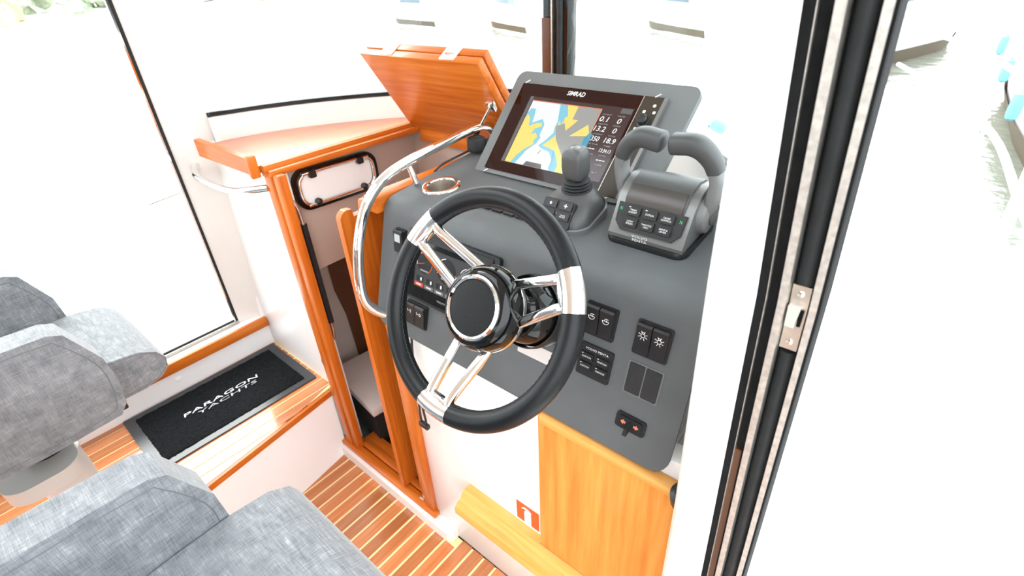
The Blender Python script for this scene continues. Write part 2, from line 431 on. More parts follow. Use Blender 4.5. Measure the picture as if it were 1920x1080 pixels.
# ---- unseen aft part of the wheelhouse, added to cut fill and darken reflections
wa = thing('wall_aft', (-1, -1.9, 0), 'unseen added aft wheelhouse bulkhead with wooden lower panels and windows', kind='structure')
link('lower_panel', B().box((-2.0, -1.95, 0), (-.02, -1.9, 1.05)), 'teak_x', wa)
for x0, x1 in ((-2.0, -1.8), (-1.15, -.95), (-.25, -.02)): link('post', B().box((x0, -1.95, 1.05), (x1, -1.9, 2.05)), 'liner', wa)
link('header', B().box((-2.0, -1.95, 1.7), (-.02, -1.9, 2.05)), 'liner', wa)
link('roof', B().box((-2.0, -1.95, 2.0), (-.03, -1.3, 2.05)), 'liner', wa)
link('locker', B().box((-2.0, -1.9, 0), (-1.1, -1.3, .9)), 'teak_z', wa)
link('side_panel', B().box((-.06, -1.95, 0), (-.02, -.75, 1.1)), 'teak_y', wa)
link('side_header', B().box((-.06, -1.95, 1.6), (-.02, -.75, 2.0)), 'liner', wa)
# ---- companionway frame
cf = thing('trim_2', (-1.17, .62, .05), 'varnished teak frame around the companionway opening', kind='structure')
link('post', B().box((-1.421, .600, .062), (-1.386, .640, 1.150), .004), 'teak_z', cf)
link('post', B().box((-1.384, .605, .062), (-1.352, .632, 1.150), .004), 'teak_z', cf)
link('post', B().box((-.965, .600, .062), (-.923, .640, .822), .004), 'teak_z', cf)
link('post', B().box((-.995, .612, .062), (-.966, .645, .822), .004), 'teak_z', cf)
link('sill', B().box((-1.452, .590, .045), (-.913, .625, .066), .005), 'teak_x', cf)
link('sill', B().box((-1.386, .627, .045), (-.966, .650, .074), .003), 'teak_x', cf)
link('sill', B().box((-1.386, .652, .03), (-.966, .700, .062), .004), 'teak_x', cf)
link('latch_plate', B().box((-1.004, .606, .0655), (-.985, .622, .0685), .001), 'warm_steel', cf)
# plinth below
pl = struct(link('baseboard_front', B().prism([(-1.437, .578, 0), (-.845, .578, 0), (-.832, .590, 0), (-.832, .66, 0), (-1.437, .66, 0)], (0, 0, .046)).bevel_all(.006), 'gelcoat'), 'low white plinth under the teak companionway sill')
# companionway interior
ci = thing('wall_companionway', (-1.4, .9, 0), 'beige liner walls inside the companionway', kind='structure')
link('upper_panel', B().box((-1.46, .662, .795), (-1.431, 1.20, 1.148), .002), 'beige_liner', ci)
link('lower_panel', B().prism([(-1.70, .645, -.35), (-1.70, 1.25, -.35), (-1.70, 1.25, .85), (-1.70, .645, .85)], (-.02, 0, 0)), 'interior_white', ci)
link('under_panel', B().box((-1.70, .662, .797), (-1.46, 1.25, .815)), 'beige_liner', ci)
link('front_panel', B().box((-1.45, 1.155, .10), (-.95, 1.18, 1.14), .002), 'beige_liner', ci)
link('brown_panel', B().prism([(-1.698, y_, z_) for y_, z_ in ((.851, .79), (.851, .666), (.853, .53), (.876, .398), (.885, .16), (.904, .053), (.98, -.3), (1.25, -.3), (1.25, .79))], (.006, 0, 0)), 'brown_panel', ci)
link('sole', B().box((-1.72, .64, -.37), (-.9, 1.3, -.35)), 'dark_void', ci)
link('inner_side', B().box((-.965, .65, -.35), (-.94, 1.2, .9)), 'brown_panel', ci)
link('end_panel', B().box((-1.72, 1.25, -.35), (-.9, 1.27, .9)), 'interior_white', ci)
# leaf of the companionway door, standing open fore and aft
dr = thing('door_1', (-1.08, .60, .07), 'open teak companionway door leaf with a notched top edge', kind='structure')
prof = [(.601, .075), (.98, .075), (.98, 1.128), (.675, 1.122), (.672, 1.118), (.668, 1.094), (.640, 1.092), (.637, 1.112), (.620, 1.114), (.608, 1.108), (.601, 1.096)]
link('leaf', B().prism([(-1.092, y_, z_) for y_, z_ in prof], (.02, 0, 0)).bevel_all(.003), 'teak_z', dr)
# trim board on the starboard side of the opening
t3 = thing('trim_3', (-1.03, .9, 1.1), 'teak edging board along the starboard side of the companionway', kind='structure')
link('board', B().box((-1.062, .668, 1.10), (-1.012, 1.16, 1.142), .006), 'teak_y', t3)
link('cladding', B().box((-1.02, .70, .55), (-.985, 1.16, 1.11), .002), 'teak_z', t3)

# ---- shelf
sh = thing('shelf', (-1.6, .85, 1.15), 'varnished teak corner shelf below the windshield, with raised fiddle', 'shelf')
bk = [(-1.488, 1.188), (-1.564, 1.093), (-1.673, .948), (-1.751, .794), (-1.783, .673), (-1.79, .592)]
link('top', B().prism([(x_, y_, 1.150) for x_, y_ in [(-1.423, .592), (-1.423, 1.16)] + bk], (0, 0, .02)), 'teak_gloss', sh)
link('edge', B().box((-1.424, .598, 1.140), (-1.402, 1.16, 1.1715), .002), 'teak_y', sh)
link('rebate', B().box((-1.4015, .602, 1.143), (-1.378, 1.16, 1.160), .002), 'teak_y', sh)
link('rebate', B().box((-1.378, 1.138, 1.112), (-.99, 1.16, 1.158), .002), 'teak_x', sh)
link('fiddle', B().prism([(-1.762, .571, 1.148), (-1.425, .571, 1.150), (-1.425, .571, 1.196), (-1.762, .571, 1.199)], (0, .018, 0)).bevel_all(.005), 'teak_x', sh)
link('fiddle_end', B().box((-1.432, .567, 1.140), (-1.414, .593, 1.203), .005), 'teak_z', sh)
# grab handle below the fiddle
gh = tag(link('grab_bar', B().tube(smoothpath([(-1.862, .585, 1.098), (-1.84, .567, 1.092), (-1.79, .552, 1.082), (-1.66, .548, 1.078), (-1.55, .556, 1.083), (-1.48, .572, 1.095), (-1.42, .604, 1.105)], 6), .0105, 12), 'steel'), 'short polished steel grab bar under the shelf fiddle', 'grab bar')

# ---- folded hatch lid
hl = thing('hatch_lid', (-1.17, 1.12, 1.17), 'folded teak hatch lid raised over the companionway', 'hatch')
LM = frame((-1.40, 1.128, 1.160), (1, 0, 0), (0, -.535, .845))     # u starboard, v up the lid, n towards aft/below
def lid(u0, u1, v0, v1, w0, w1, nm, mat): 
    return link(nm, B().box((u0, v0, w0), (u1, v1, w1), .003).xf(LM), mat, hl)
# which way is n: u x v = (1,0,0)x(0,-.535,.845) = (0,-.845,-.535): pointing aft/down = visible face
lid(0, .475, 0, .292, -.024, 0, 'panel', 'teak_x')
lid(.004, .475, .01, .292, -.052, -.028, 'panel', 'teak_x')
for u in (.09, .335):
    h = lid(u, u + .055, .2905, .2935, -.050, -.004, 'hinge', 'chrome')
    h2 = link('pin', B().tube([(u + .01, .295, -.026), (u + .045, .295, -.026)], .0035, 8).xf(LM), 'steel', hl)
# gas strut
gs = thing('gas_strut', (-.97, .99, 1.2), 'thin gas strut holding up the teak hatch lid', 'strut')
a_ = LM @ Vector((.456, .165, .012)); c_ = Vector((-1.055, 1.052, 1.165))
d_ = (c_ - a_)
link('rod', B().tube([a_, a_ + d_ * .55], .004, 10), 'chrome', gs)
link('cylinder', B().tube([a_ + d_ * .5, c_], .0075, 12), 'black_plastic', gs)
link('bracket', B().box((.446, .150, -.001), (.470, .180, .015), .003).xf(LM), 'steel', gs)

# ---- porthole in the companionway side
ph = thing('porthole', (-1.43, .82, 1.0), 'black-framed rounded rectangular porthole in the companionway side', 'porthole')
PM = frame((-1.4305, .822, 1.061), (0, 1, -.03), (0, .0, 1))
def ring(w, h, r, r2, d0, d1, nm, mat, M, par):
    o_ = rrect(w, h, r, 6); i_ = rrect(w - 2*r2, h - 2*r2, max(r - r2, .003), 6)
    b = B(); b.quadstrip([[(x_, y_, d0) for x_, y_ in o_], [(x_, y_, d1) for x_, y_ in o_], [(x_, y_, d1) for x_, y_ in i_], [(x_, y_, d0) for x_, y_ in i_]], True, False, loop=True)
    b.xf(M); return link(nm, b, mat, par)
ring(.300, .128, .045, .018, 0, .014, 'frame', 'black_gloss', PM, ph)
b = B(); b.tube(smoothpath([(x_, y_, .016) for x_, y_ in rrect(.264, .098, .034, 3)], 3, True), .0055, 10, closed=True).xf(PM); link('rim', b, 'chrome', ph)
fr_prism(PM, rrect(.258, .092, .032, 6), .002, .008, 'pane', 'pane_glare', ph)
for u in (-.085, .085):
    fr_prism(PM, rrect(.022, .022, .004, 2, u, .044), .012, .024, 'hinge', 'black_plastic', ph, .002)
    link('latch', B().lathe((u + .0, -.044, .012), (0, 0, 1), [(.011, 0), (.011, .010), (.007, .014), (.001, .015)], 14).xf(PM), 'black_plastic', ph)
# padded vertical grab pole
gp = thing('grab_pole', (-1.385, .648, .54), 'slim vertical grab pole with black sleeve just inside the teak post', 'handle')
link('tube', B().tube(smoothpath([(-1.40, .640, 1.06), (-1.392, .652, 1.04), (-1.390, .657, .98), (-1.390, .657, .75), (-1.390, .657, .60), (-1.392, .652, .56), (-1.40, .640, .54)], 6), .007, 12), 'warm_steel', gp)
link('sleeve', B().tube([(-1.390, .657, .98), (-1.390, .657, .62)], .0105, 12), 'rubber', gp)
# carton
cb = thing('carton', (-1.4, .8, -.3), 'white-topped black carton standing inside the companionway', 'box')
CM = frame((-1.475, .795, .225), (.97, -.12, 0), (.12, .97, 0))
link('body', B().box((-.16, -.085, -.5), (.16, .085, -.02)).xf(CM), 'dark_void', cb)
link('lid', B().box((-.167, -.092, -.035), (.167, .092, 0), .002).xf(CM), 'carton_white', cb)
text('SIMRAD', .135, CM @ Matrix.Translation((.06, .03, 0)), 'ink_black', cb, .026, .25, .0006, bold=.02)

# ================================================================== HELM CONSOLE
con = thing('wall_console', (-.55, .9, 0), 'white moulded helm console base', kind='structure')
link('front_panel', B().box((-.925, .615, 0), (-.10, .66, .86), .004), 'gelcoat', con)
link('body', B().box((-.955, .66, .0), (-.205, .90, .83), .004), 'gelcoat', con)
b = B(); b.prism([(-.975, .622, .84), (-.975, .708, 1.12), (-.975, .95, 1.145), (-.975, .95, .84)], (.765, 0, 0)); link('upper_body', b, 'gelcoat', con)
link('side_ledge', B().box((-.205, .62, .80), (-.135, .88, .83), .004), 'liner', con)
# dashboard sheet
S0 = Vector((0, .598, .828)); TH = math.radians(73); SV = Vector((0, math.cos(TH), math.sin(TH))); TP = math.radians(6)
rowsdef = []      # (y,z,s)
L1 = .292; R_ = .045
P1 = S0 + SV * L1
nrm1 = Vector((0, -math.sin(TH), math.cos(TH)))
for s in (0, .004, .009, .016, .025, .035, .06, .12, .20, .27): rowsdef.append((S0 + SV * s, s))
cen = P1 - nrm1 * R_
for i in range(9):
    a = TH + (TP - TH) * i / 8
    rowsdef.append((cen + Vector((0, -math.sin(a), math.cos(a))) * R_, L1 + i * .006))
PT = rowsdef[-1][0]; TV = Vector((0, math.cos(TP), math.sin(TP)))
for d in (.1, .14, .2, .26, .31, .355): rowsdef.append((PT + TV * d, L1 + .06 + d))
def top_z(y): return PT.z + (y - PT.y) * math.tan(TP)
DX0, DX1, RC = -1.003, -.190, .036
b = B(); rows_t = []; rows_b = []
for i, (p, s) in enumerate(rowsdef):
    ins = RC - math.sqrt(max(0, RC**2 - (RC - s)**2)) if s < RC else 0
    q = rowsdef[min(i + 1, len(rowsdef) - 1)][0] - rowsdef[max(i - 1, 0)][0]; q.normalize()
    nn = Vector((0, -q.z, q.y))
    DX1 = -.190 - max(0, p.y - .86) * .62
    xs = [DX0 + ins, DX0 + ins + .004] + [DX0 + RC + .01 + (DX1 - DX0 - 2*RC - .02) * t / 6 for t in range(7)] + [DX1 - ins - .004, DX1 - ins]
    rows_t.append([Vector((x_, p.y, p.z)) for x_ in xs]); rows_b.append([Vector((x_, p.y, p.z)) - nn * .006 for x_ in xs])
db = thing('dashboard', (-.6, .75, .83), 'matte dark grey helm dashboard with rounded lower corners', 'dashboard')
n = len(rows_t[0])
loop_rows = [list(t) + list(reversed(u)) for t, u in zip(rows_t, rows_b)]
b.quadstrip(loop_rows, True, True)
link('panel', b, 'dash_grey', db)
PMX = lambda x_, s: frame((x_, S0.y + SV.y * s, S0.z + SV.z * s), (1, 0, 0), SV)          # frame on sloping face
TMX = lambda x_, y_: frame((x_, y_, top_z(y_)), (1, 0, 0), TV)                            # frame on the top

# ---- wooden locker front, foot rest, sticker
lk = thing('locker_panel', (-.3, .60, .25), 'honey-coloured wooden locker panel under the dashboard', 'panel')
link('panel', B().box((-.468, .594, .20), (-.10, .6145, .815), .003), 'oak_z', lk)
link('top_rail', B().box((-.462, .588, .800), (-.10, .6145, .822), .004), 'oak_x', lk)
fb = B(); fb.prism([(-.735, y_, z_) for y_, z_ in ((.6145, .352), (.590, .354), (.577, .345), (.572, .335), (.556, .330), (.546, .316), (.546, .296), (.558, .285), (.6145, .285))], (.266, 0, 0)); fb.prism([(-.469, y_, z_) for y_, z_ in ((.5935, .354), (.590, .354), (.577, .345), (.572, .335), (.556, .330), (.546, .316), (.546, .296), (.558, .285), (.5935, .285))], (.37, 0, 0)); fb.bevel_all(.003)
tag(link('foot_rest', fb, 'oak_x'), 'long moulded wooden foot rest along the white console base', 'foot rest')
stk = thing('safety_sticker', (-.525, .614, .355), 'red and white fire extinguisher sticker on the white console', 'sticker')
SM = frame((-.523, .6145, .394), (1, 0, 0), (0, 0, 1))
fr_prism(SM, rrect(.080, .086, .001, 1), 0, .0006, 'backing', 'paint_white', stk)
fr_prism(SM, rrect(.073, .074, .001, 1, 0, .004), .0006, .0010, 'field', 'red_sticker', stk)
fr_prism(SM, [(-.011, -.033), (.011, -.033), (.011, .012), (.006, .020), (-.006, .020), (-.011, .012)], .001, .0014, 'symbol', 'paint_white', stk)
b = B(); b.tube([(-.018, .021, .0011), (-.010, .027, .0011), (.002, .026, .0011), (.012, .018, .0011)], [.0018, .0026, .0026, .0016], 6).xf(SM); link('symbol', b, 'paint_white', stk)
# ---- items on the dash face
def rocker_pair(name, x0, x1, s0, s1, label, icons, group, single=False, tilt=.10):
    t = thing(name, tuple(PMX((x0 + x1) / 2, s0).translation), label, 'switch', group)
    M = PMX((x0 + x1) / 2, (s0 + s1) / 2); w, h = x1 - x0, s1 - s0
    fr_prism(M, rrect(w, h, .003, 2), -.001, .004, 'bezel', 'black_plastic', t, .001)
    nrk = 1 if single else 2; rw = (w - .005) / nrk
    for i in range(nrk):
        cx = -w/2 + .0025 + rw * (i + .5)
        prof = [(-h*.44, .004), (-h*.44, .007), (-h*.2, .0095), (0, .0105), (h*.2, .0135), (h*.38, .0165), (h*.44, .013), (h*.44, .004)]
        b = B(); b.prism([(cx - rw/2 + .001, v_, z_) for v_, z_ in prof], (rw - .002, 0, 0)); b.bevel_all(.0022, 2, .8); b.xf(M)
        r = link('rocker', b, 'key_black', t)
        IM = M @ Matrix.Translation((cx, h*.12, .0136)) @ Matrix.Rotation(.16, 4, 'X')
        icon(icons[i], IM, r, rw * .6)
    return t
def seg(b, pts, r=.0005):
    b.tube([(x_, y_, 0) for x_, y_ in pts], r, 5)
def icon(kind, M, par, w):
    b = B(); h = w / 2
    if kind == 'lamp':
        for i in range(8):
            a = math.pi * i / 4 + .39
            seg(b, [(h*.55*math.cos(a), h*.55*math.sin(a)), (h*math.cos(a), h*math.sin(a))])
        seg(b, [(h*.42*math.cos(t*.7), h*.42*math.sin(t*.7)) for t in range(10)])
        seg(b, [(-h*.2, h*.4), (-h*.2, h*.75), (h*.2, h*.75), (h*.2, h*.4)])
    elif kind == 'pump':
        seg(b, [(h*.75*math.cos(a), h*.75*math.sin(a)) for a in [math.pi + i*math.pi/8 for i in range(9)]] + [(-h*.75, 0)])
        seg(b, [(-h*.2, 0), (-h*.2, h*.5), (h*.6, h*.5)]); seg(b, [(h*.2, -h*.2), (h*.2, h*.3)])
    elif kind == 'wiper':
        seg(b, [(-h*.7, h*.4), (-h*.5, -h*.2), (-h*.1, h*.1)]); seg(b, [(h*.35, h*.5), (h*.35, h*.1)]); seg(b, [(h*.35, -h*.1), (h*.35, -h*.5)])
        seg(b, [(h*.15, 0), (h*.55, 0)])
    elif kind == 'wash':
        seg(b, [(-h*.8, h*.4), (-h*.6, -h*.2), (-h*.2, h*.1)]); seg(b, [(h*.35 + h*.3*math.cos(t*.8), h*.35*math.sin(t*.8)) for t in range(9)])
    elif kind == 'square':
        fr_prism(M, rrect(w, w, .001, 1), 0, .0006, 'icon', 'ink_grey', par); seg(b, [(-h*.4, -h*.3), (h*.4, -h*.3), (h*.2, h*.3)])
    if kind:
        b.xf(M); link('icon', b, 'paint_white', par, smooth=False)
rocker_pair('rocker_switch', -.404, -.341, .203, .266, 'black twin rocker switch with bilge pump icons', ('pump', 'pump'), 'twin rocker switches on the dash')
rocker_pair('rocker_switch', -.303, -.239, .203, .267, 'black twin rocker switch with two lamp icons', ('lamp', 'lamp'), 'twin rocker switches on the dash')
rocker_pair('rocker_switch', -.886, -.814, .041, .102, 'black twin rocker switch with wiper icons under the instrument screen', ('wiper', 'wash'), 'twin rocker switches on the dash')
rocker_pair('rocker_switch', -.950, -.912, .205, .266, 'single black rocker switch with pale square icon at the dash edge', ('square',), 'twin rocker switches on the dash', True)
# blank twin cover
t = thing('blanking_plate', tuple(PMX(-.27, .126).translation), 'flat black double blanking plate below the lamp switches', 'cover')
M_ = PMX(-.270, .156)
fr_prism(M_, rrect(.067, .064, .003, 2), -.001, .0012, 'surround', 'pod_grey', t)
for cx in (-.0158, .0158): fr_prism(M_, rrect(.0285, .058, .002, 2, cx), .001, .003, 'cover', 'black_matt', t, .0006)
# engine start panel
t = thing('start_panel', tuple(PMX(-.365, .12).translation), 'black engine start-stop key panel marked VOLVO PENTA', 'control panel')
M_ = PMX(-.3665, .1525)
fr_prism(M_, rrect(.069, .065, .004, 3), -.001, .004, 'plate', 'black_plastic', t, .001)
text('VOLVO PENTA', .048, M_ @ Matrix.Translation((.001, .0235, .004)), 'paint_white', t, .0042)
for i, cx in enumerate((-.0165, .0165)):
    for j, cy in enumerate((.007, -.0125)):
        kx = fr_prism(M_, rrect(.027, .0155, .0015, 2, cx, cy), .004, .0072, 'key', 'key_black', t, .0008)
        text('IGNITION' if j == 0 else 'START/STOP', .019, M_ @ Matrix.Translation((cx, cy, .0072)), 'paint_white', kx, .0032)
        fr_prism(M_, rrect(.003, .0012, .0003, 1, cx - .009, cy + .0055), .0071, .0075, 'indicator', 'paint_white', kx)
# trim tab switch
t = thing('trim_switch', tuple(PMX(-.272, .05).translation), 'small black toggle switch with two red arrows', 'switch')
M_ = PMX(-.2725, .070) @ Matrix.Rotation(math.radians(-1), 4, 'Z')
fr_prism(M_, rrect(.058, .031, .006, 4), -.001, .004, 'bezel', 'black_plastic', t, .0012)
fr_prism(M_, rrect(.044, .022, .003, 3), .004, .007, 'recess', 'key_black', t, .001)
b = B(); b.prism([(-.004, -.009, .006), (.004, -.009, .006), (.0025, .006, .006), (-.0025, .006, .006)], (0, -.008, .016)); b.bevel_all(.001); b.xf(M_); link('toggle', b, 'black_plastic', t)
for sx in (-1, 1):
    fr_prism(M_, [(sx*.008, -.002), (sx*.012, -.002), (sx*.012, -.005), (sx*.018, 0), (sx*.012, .005), (sx*.012, .002), (sx*.008, .002)], .007, .0074, 'arrow', 'arrow_red', t)
# cream plate below the steering column
t = tag(fr_prism(PMX(-.485, .118), rrect(.115, .030, .002, 2), 0, .0015, 'label_plate', 'carton_white', None), 'plain cream plate on the dash below the steering column', 'plate')
# instrument display
ins = thing('engine_display', tuple(PMX(-.75, .12).translation), 'black engine instrument screen behind the steering wheel', 'display')
IX0, IX1, IS0, IS1 = -.890, -.613, .112, .283
M_ = PMX((IX0 + IX1)/2, (IS0 + IS1)/2); iw, ih = IX1 - IX0, IS1 - IS0
fr_prism(M_, rrect(iw, ih, .008, 4), -.001, .012, 'housing', 'black_plastic', ins, .003)
fr_prism(M_, rrect(iw - .012, ih - .03, .004, 3, 0, -.008), .012, .0125, 'glass', 'black_gloss', ins)
fr_prism(M_, rrect(iw - .03, .016, .003, 3, 0, ih/2 - .014), .012, .0145, 'hood', 'black_matt', ins, .001)
scw, sch = .205, .100; M2 = M_ @ Matrix.Translation((-.006, .001, .0126))
scr = fr_prism(M2, rrect(scw, sch, .001, 1), 0, .0003, 'screen', 'inst_face', ins)
def disc(M, cx, cy, r, z, nm, mat, par, n=28):
    b = B(); b.poly([(cx + r*math.cos(2*math.pi*i/n), cy + r*math.sin(2*math.pi*i/n), z) for i in range(n)]); b.xf(M); return link(nm, b, mat, par, smooth=False)
def arc(M, cx, cy, r, a0, a1, w, z, nm, mat, par, n=14):
    b = B(); A = [math.radians(a0 + (a1 - a0) * i / n) for i in range(n + 1)]
    b.quadstrip([[(cx + r*math.cos(a), cy + r*math.sin(a), z) for a in A], [(cx + (r - w)*math.cos(a), cy + (r - w)*math.sin(a), z) for a in A]]); b.xf(M); return link(nm, b, mat, par, smooth=False)
for cx, rr in ((-.072, .026), (.0, .03), (.066, .026)):
    d = disc(M2, cx, .012, rr, .0004, 'dial', 'inst_dial', scr)
    arc(M2, cx, .012, rr, 100, 200, .002, .0006, 'scale', 'scr_text', scr); arc(M2, cx, .012, rr, -60, 0, .002, .0006, 'scale', 'inst_red', scr)
    b = B(); b.prism([(cx, .0125, .0007), (cx, .0110, .0007), (cx - rr*.8, .004, .0007), (cx - rr*.8, .0055, .0007)], (0, 0, .0001)); b.xf(M2); link('needle', b, 'inst_red', scr)
    fr_prism(M2, rrect(rr, .004, .0005, 1, cx, -.007), .0005, .0007, 'legend', 'scr_dim', scr)
for i in range(6):
    fr_prism(M2, rrect(.024, .013, .001, 1, -.083 + i*.0335, -.029), .0004, .0006, 'readout', 'inst_dial', scr)
    fr_prism(M2, rrect(.005, .008, .0005, 1, -.079 + i*.0335, -.029), .0006, .0008, 'digit', 'scr_text', scr)
    fr_prism(M2, rrect(.029, .009, .001, 1, -.0855 + i*.0342, -.0435), .0004, .0006, 'tab', 'inst_red' if i == 0 else 'inst_key', scr)
    fr_prism(M2, rrect(.016, .003, .0005, 1, -.0855 + i*.0342, -.0435), .0006, .0008, 'tab_text', 'scr_text', scr)
text('VOLVO PENTA', .055, M_ @ Matrix.Translation((0, -.064, .0127)), 'ink_grey', ins, .0045)
# small key row near the bend
t = thing('key_row', (-.694, .776, 1.147), 'row of four low black keys on the dash top behind the wheel rim', 'switch')
KM = TMX(-.694, .776)
for i in range(4): fr_prism(KM, rrect(.030, .011, .003, 3, -.05 + .034*i, 0), -.001, .005, 'key', 'black_plastic', t, .001)

# ---- cup holder
def cut(ob, bm_cyl):
    me = bpy.data.meshes.new('cut'); bmesh.ops.recalc_face_normals(bm_cyl.bm, faces=bm_cyl.bm.faces[:]); bm_cyl.bm.to_mesh(me); bm_cyl.bm.free()
    c = bpy.data.objects.new('cut', me); col.objects.link(c)
    md = ob.modifiers.new('cut', 'BOOLEAN'); md.object = c; md.operation = 'DIFFERENCE'; md.solver = 'EXACT'
    bpy.context.view_layer.update()
    dg = bpy.context.evaluated_depsgraph_get(); new = bpy.data.meshes.new_from_object(ob.evaluated_get(dg))
    ob.modifiers.clear(); ob.data = new; bpy.data.objects.remove(c)
ch = thing('cup_holder', (-.925, .81, 1.06), 'round polished steel cup holder sunk in the dash top', 'cup holder')
CMX = TMX(-.925, .810)
for ob in (bpy.data.objects['upper_body'], [c for c in db.children if c.name.startswith('panel')][0]):
    cut(ob, B().lathe((0, 0, 0), (0, 0, 1), [(.040, -.10), (.040, .03)], 40).xf(CMX))
link('rim', B().lathe((0, 0, 0), (0, 0, 1), [(.036, .0005), (.037, .003), (.042, .0045), (.048, .003), (.050, .0003)], 48, False, False).xf(CMX), 'chrome', ch)
link('well', B().lathe((0, 0, 0), (0, 0, 1), [(.0365, .0015), (.035, -.01), (.033, -.085), (.030, -.09), (.001, -.09)], 48, False, True).xf(CMX), 'warm_steel', ch)

# ---- plotter pod and chart plotter
GV = Vector((.104, math.cos(math.radians(52)), math.sin(math.radians(52))))
GM = frame((-.878, .920, 1.173), (1, 0, 0), GV)        # origin: lower left corner of the plotter glass
pod = thing('plotter_pod', (-.66, 1.0, 1.16), 'grey rounded pod panel carrying the chart plotter', 'panel')
pw0, pw1, pv0, pv1 = -.036, .445, -.030, .268
pp = rrect(pw1 - pw0, pv1 - pv0, .022, 6, (pw0 + pw1)/2, (pv0 + pv1)/2)
fr_prism(GM, pp, -.026, -.010, 'plate', 'pod_grey', pod, .003)
b = B(); b.prism([(pw0 + .03, pv0 + .02, -.026), (pw1 - .03, pv0 + .02, -.026), (pw1 - .06, pv1 - .03, -.026), (pw0 + .06, pv1 - .03, -.026)], (0, 0, -.03)); b.xf(GM); link('back_cover', b, 'gelcoat', pod)
cp = thing('chart_plotter', (-.66, .99, 1.17), 'large chart plotter screen showing a yellow and blue sea chart', 'chart plotter')
gw, ghh = .384, .232
fr_prism(GM, rrect(gw + .006, ghh + .012, .006, 4, gw/2, ghh/2 - .004), -.012, -.0015, 'housing', 'pod_grey', cp, .002)
fr_prism(GM, rrect(gw, ghh, .003, 3, gw/2, ghh/2), -.0025, .0, 'glass', 'bezel_dark', cp)
fr_prism(GM, [(.333, .001), (gw - .001, .001), (gw - .001, ghh - .001), (.333, ghh - .001)], .0, .0006, 'control_strip', 'bezel_side', cp)
fr_prism(GM, [(gw - .004, 0), (gw + .004, 0), (gw + .004, ghh), (gw - .004, ghh)], -.008, .002, 'side_trim', 'silver_paint', cp, .001)
fr_prism(GM, [(.3325, 0), (.3338, 0), (.3338, ghh), (.3325, ghh)], .0002, .0010, 'trim_line', 'warm_steel', cp)
for (u, v) in ((.010, -.006), (.012, ghh + .004), (.363, ghh + .003), (.356, -.006)):
    b = B(); b.tube([(u - .005, v - .004, .001), (u + .005, v + .004, .001)], .0012, 6).xf(GM); link('clip', b, 'paint_white', cp)
SX, SY, SW, SH = .042, .026, .284, .174
SCM = GM @ Matrix.Translation((SX, SY, .0004))
scr = fr_prism(SCM, [(0, 0), (SW, 0), (SW, SH), (0, SH)], 0, .0002, 'screen', 'scr_dark', cp)
def flat(pts, z, nm, mat, w=1.0, h=1.0):
    b = B(); b.poly([(x_ * w, y_ * h, z) for x_, y_ in pts]); b.xf(SCM); return link(nm, b, mat, scr, smooth=False)
# chart drawn in 0..1 coordinates of its own window (left 70 % of the screen)
CW = .196
def chart(pts, z, nm, mat): return flat([(.012 + p[0] * CW, .001 + p[1] * (SH - .012)) for p in pts], z, nm, mat)
chart([(0, 0), (1, 0), (1, 1), (0, 1)], .0004, 'chart_water', 'scr_water')
chart([(0, 0), (.16, 0), (.20, .10), (.24, .22), (.34, .36), (.36, .46), (.33, .50), (.33, .66), (.27, .74), (.20, .70), (.14, .66), (.12, .80), (.10, .88), (.03, .88), (0, .80)], .0006, 'chart_shallow', 'scr_shallow')
chart([(0, 0), (.09, 0), (.13, .12), (.20, .24), (.30, .34), (.28, .40), (.31, .46), (.26, .52), (.20, .48), (.22, .58), (.30, .62), (.29, .68), (.20, .66), (.11, .60), (.08, .72), (.03, .78), (0, .72)], .0008, 'chart_land', 'scr_land')
chart([(.42, 1), (.58, 1), (.56, .90), (.50, .78), (.49, .66), (.51, .56), (.44, .42), (.38, .34), (.44, .30), (.57, .27), (.66, .16), (.66, .03), (.70, 0), (1, 0), (1, 1)], .0006, 'chart_shallow', 'scr_shallow')
chart([(.53, 1), (1, 1), (1, 0), (.77, 0), (.77, .10), (.70, .22), (.64, .30), (.55, .33), (.44, .345), (.54, .50), (.57, .58), (.53, .66), (.515, .74), (.60, .84), (.56, .93)], .0008, 'chart_land', 'scr_land')
chart([(.68, 1), (1, 1), (1, .40), (.82, .36), (.84, .16), (.58, .48), (.50, .66), (.60, .73), (.66, .62), (.72, .72), (.76, .80), (.68, .80)], .0010, 'chart_yard', 'scr_yard')
chart([(.74, .55), (1.0, .60), (.92, .76)], .0012, 'chart_land', 'scr_land')
chart([(.53, .72), (.57, .70), (.58, .79), (.53, .80)], .0012, 'chart_shallow', 'scr_shallow')
chart([(.425, .20), (.432, .20), (.452, .275), (.445, .275)], .0012, 'boat_mark', 'ink_black')
flat([(.07, .001), (.125, .001), (.120, .012), (.075, .012)], .0014, 'zoom_keys', 'scr_grey')
flat([(.198, .062), (.214, .062), (.214, .105), (.205, .105), (.198, .092)], .0014, 'flyout', 'scr_blue')
flat([(0, 0), (.010, 0), (.010, SH), (0, SH)], .0006, 'side_bar', 'scr_grey')
flat([(.012, SH - .011), (.208, SH - .011), (.208, SH - .0095), (.012, SH - .0095)], .0014, 'frame_line', 'scr_orange')
flat([(.207, .0), (.2085, .0), (.2085, SH - .0095), (.207, SH - .0095)], .0014, 'frame_line', 'scr_orange')
flat([(.255, SH - .014), (SW - .002, SH - .014), (SW - .002, SH - .002), (.255, SH - .002)], .0010, 'menu_key', 'scr_grey')
def stext(s, x_, y_, w, h, mat='scr_text', sh=.15):
    text(s, w, SCM @ Matrix.Translation((x_, y_, .0008)), mat, scr, h, sh, bold=.012)
ry = [.142, .119, .095, .071, .048, .026, .0075]
vals = [('0.1', '0'), ('13.2', '0'), ('350', '18.9'), ('---', '13:34:13'), ('5', '---'), ('26.8', None), ('1.1', None)]
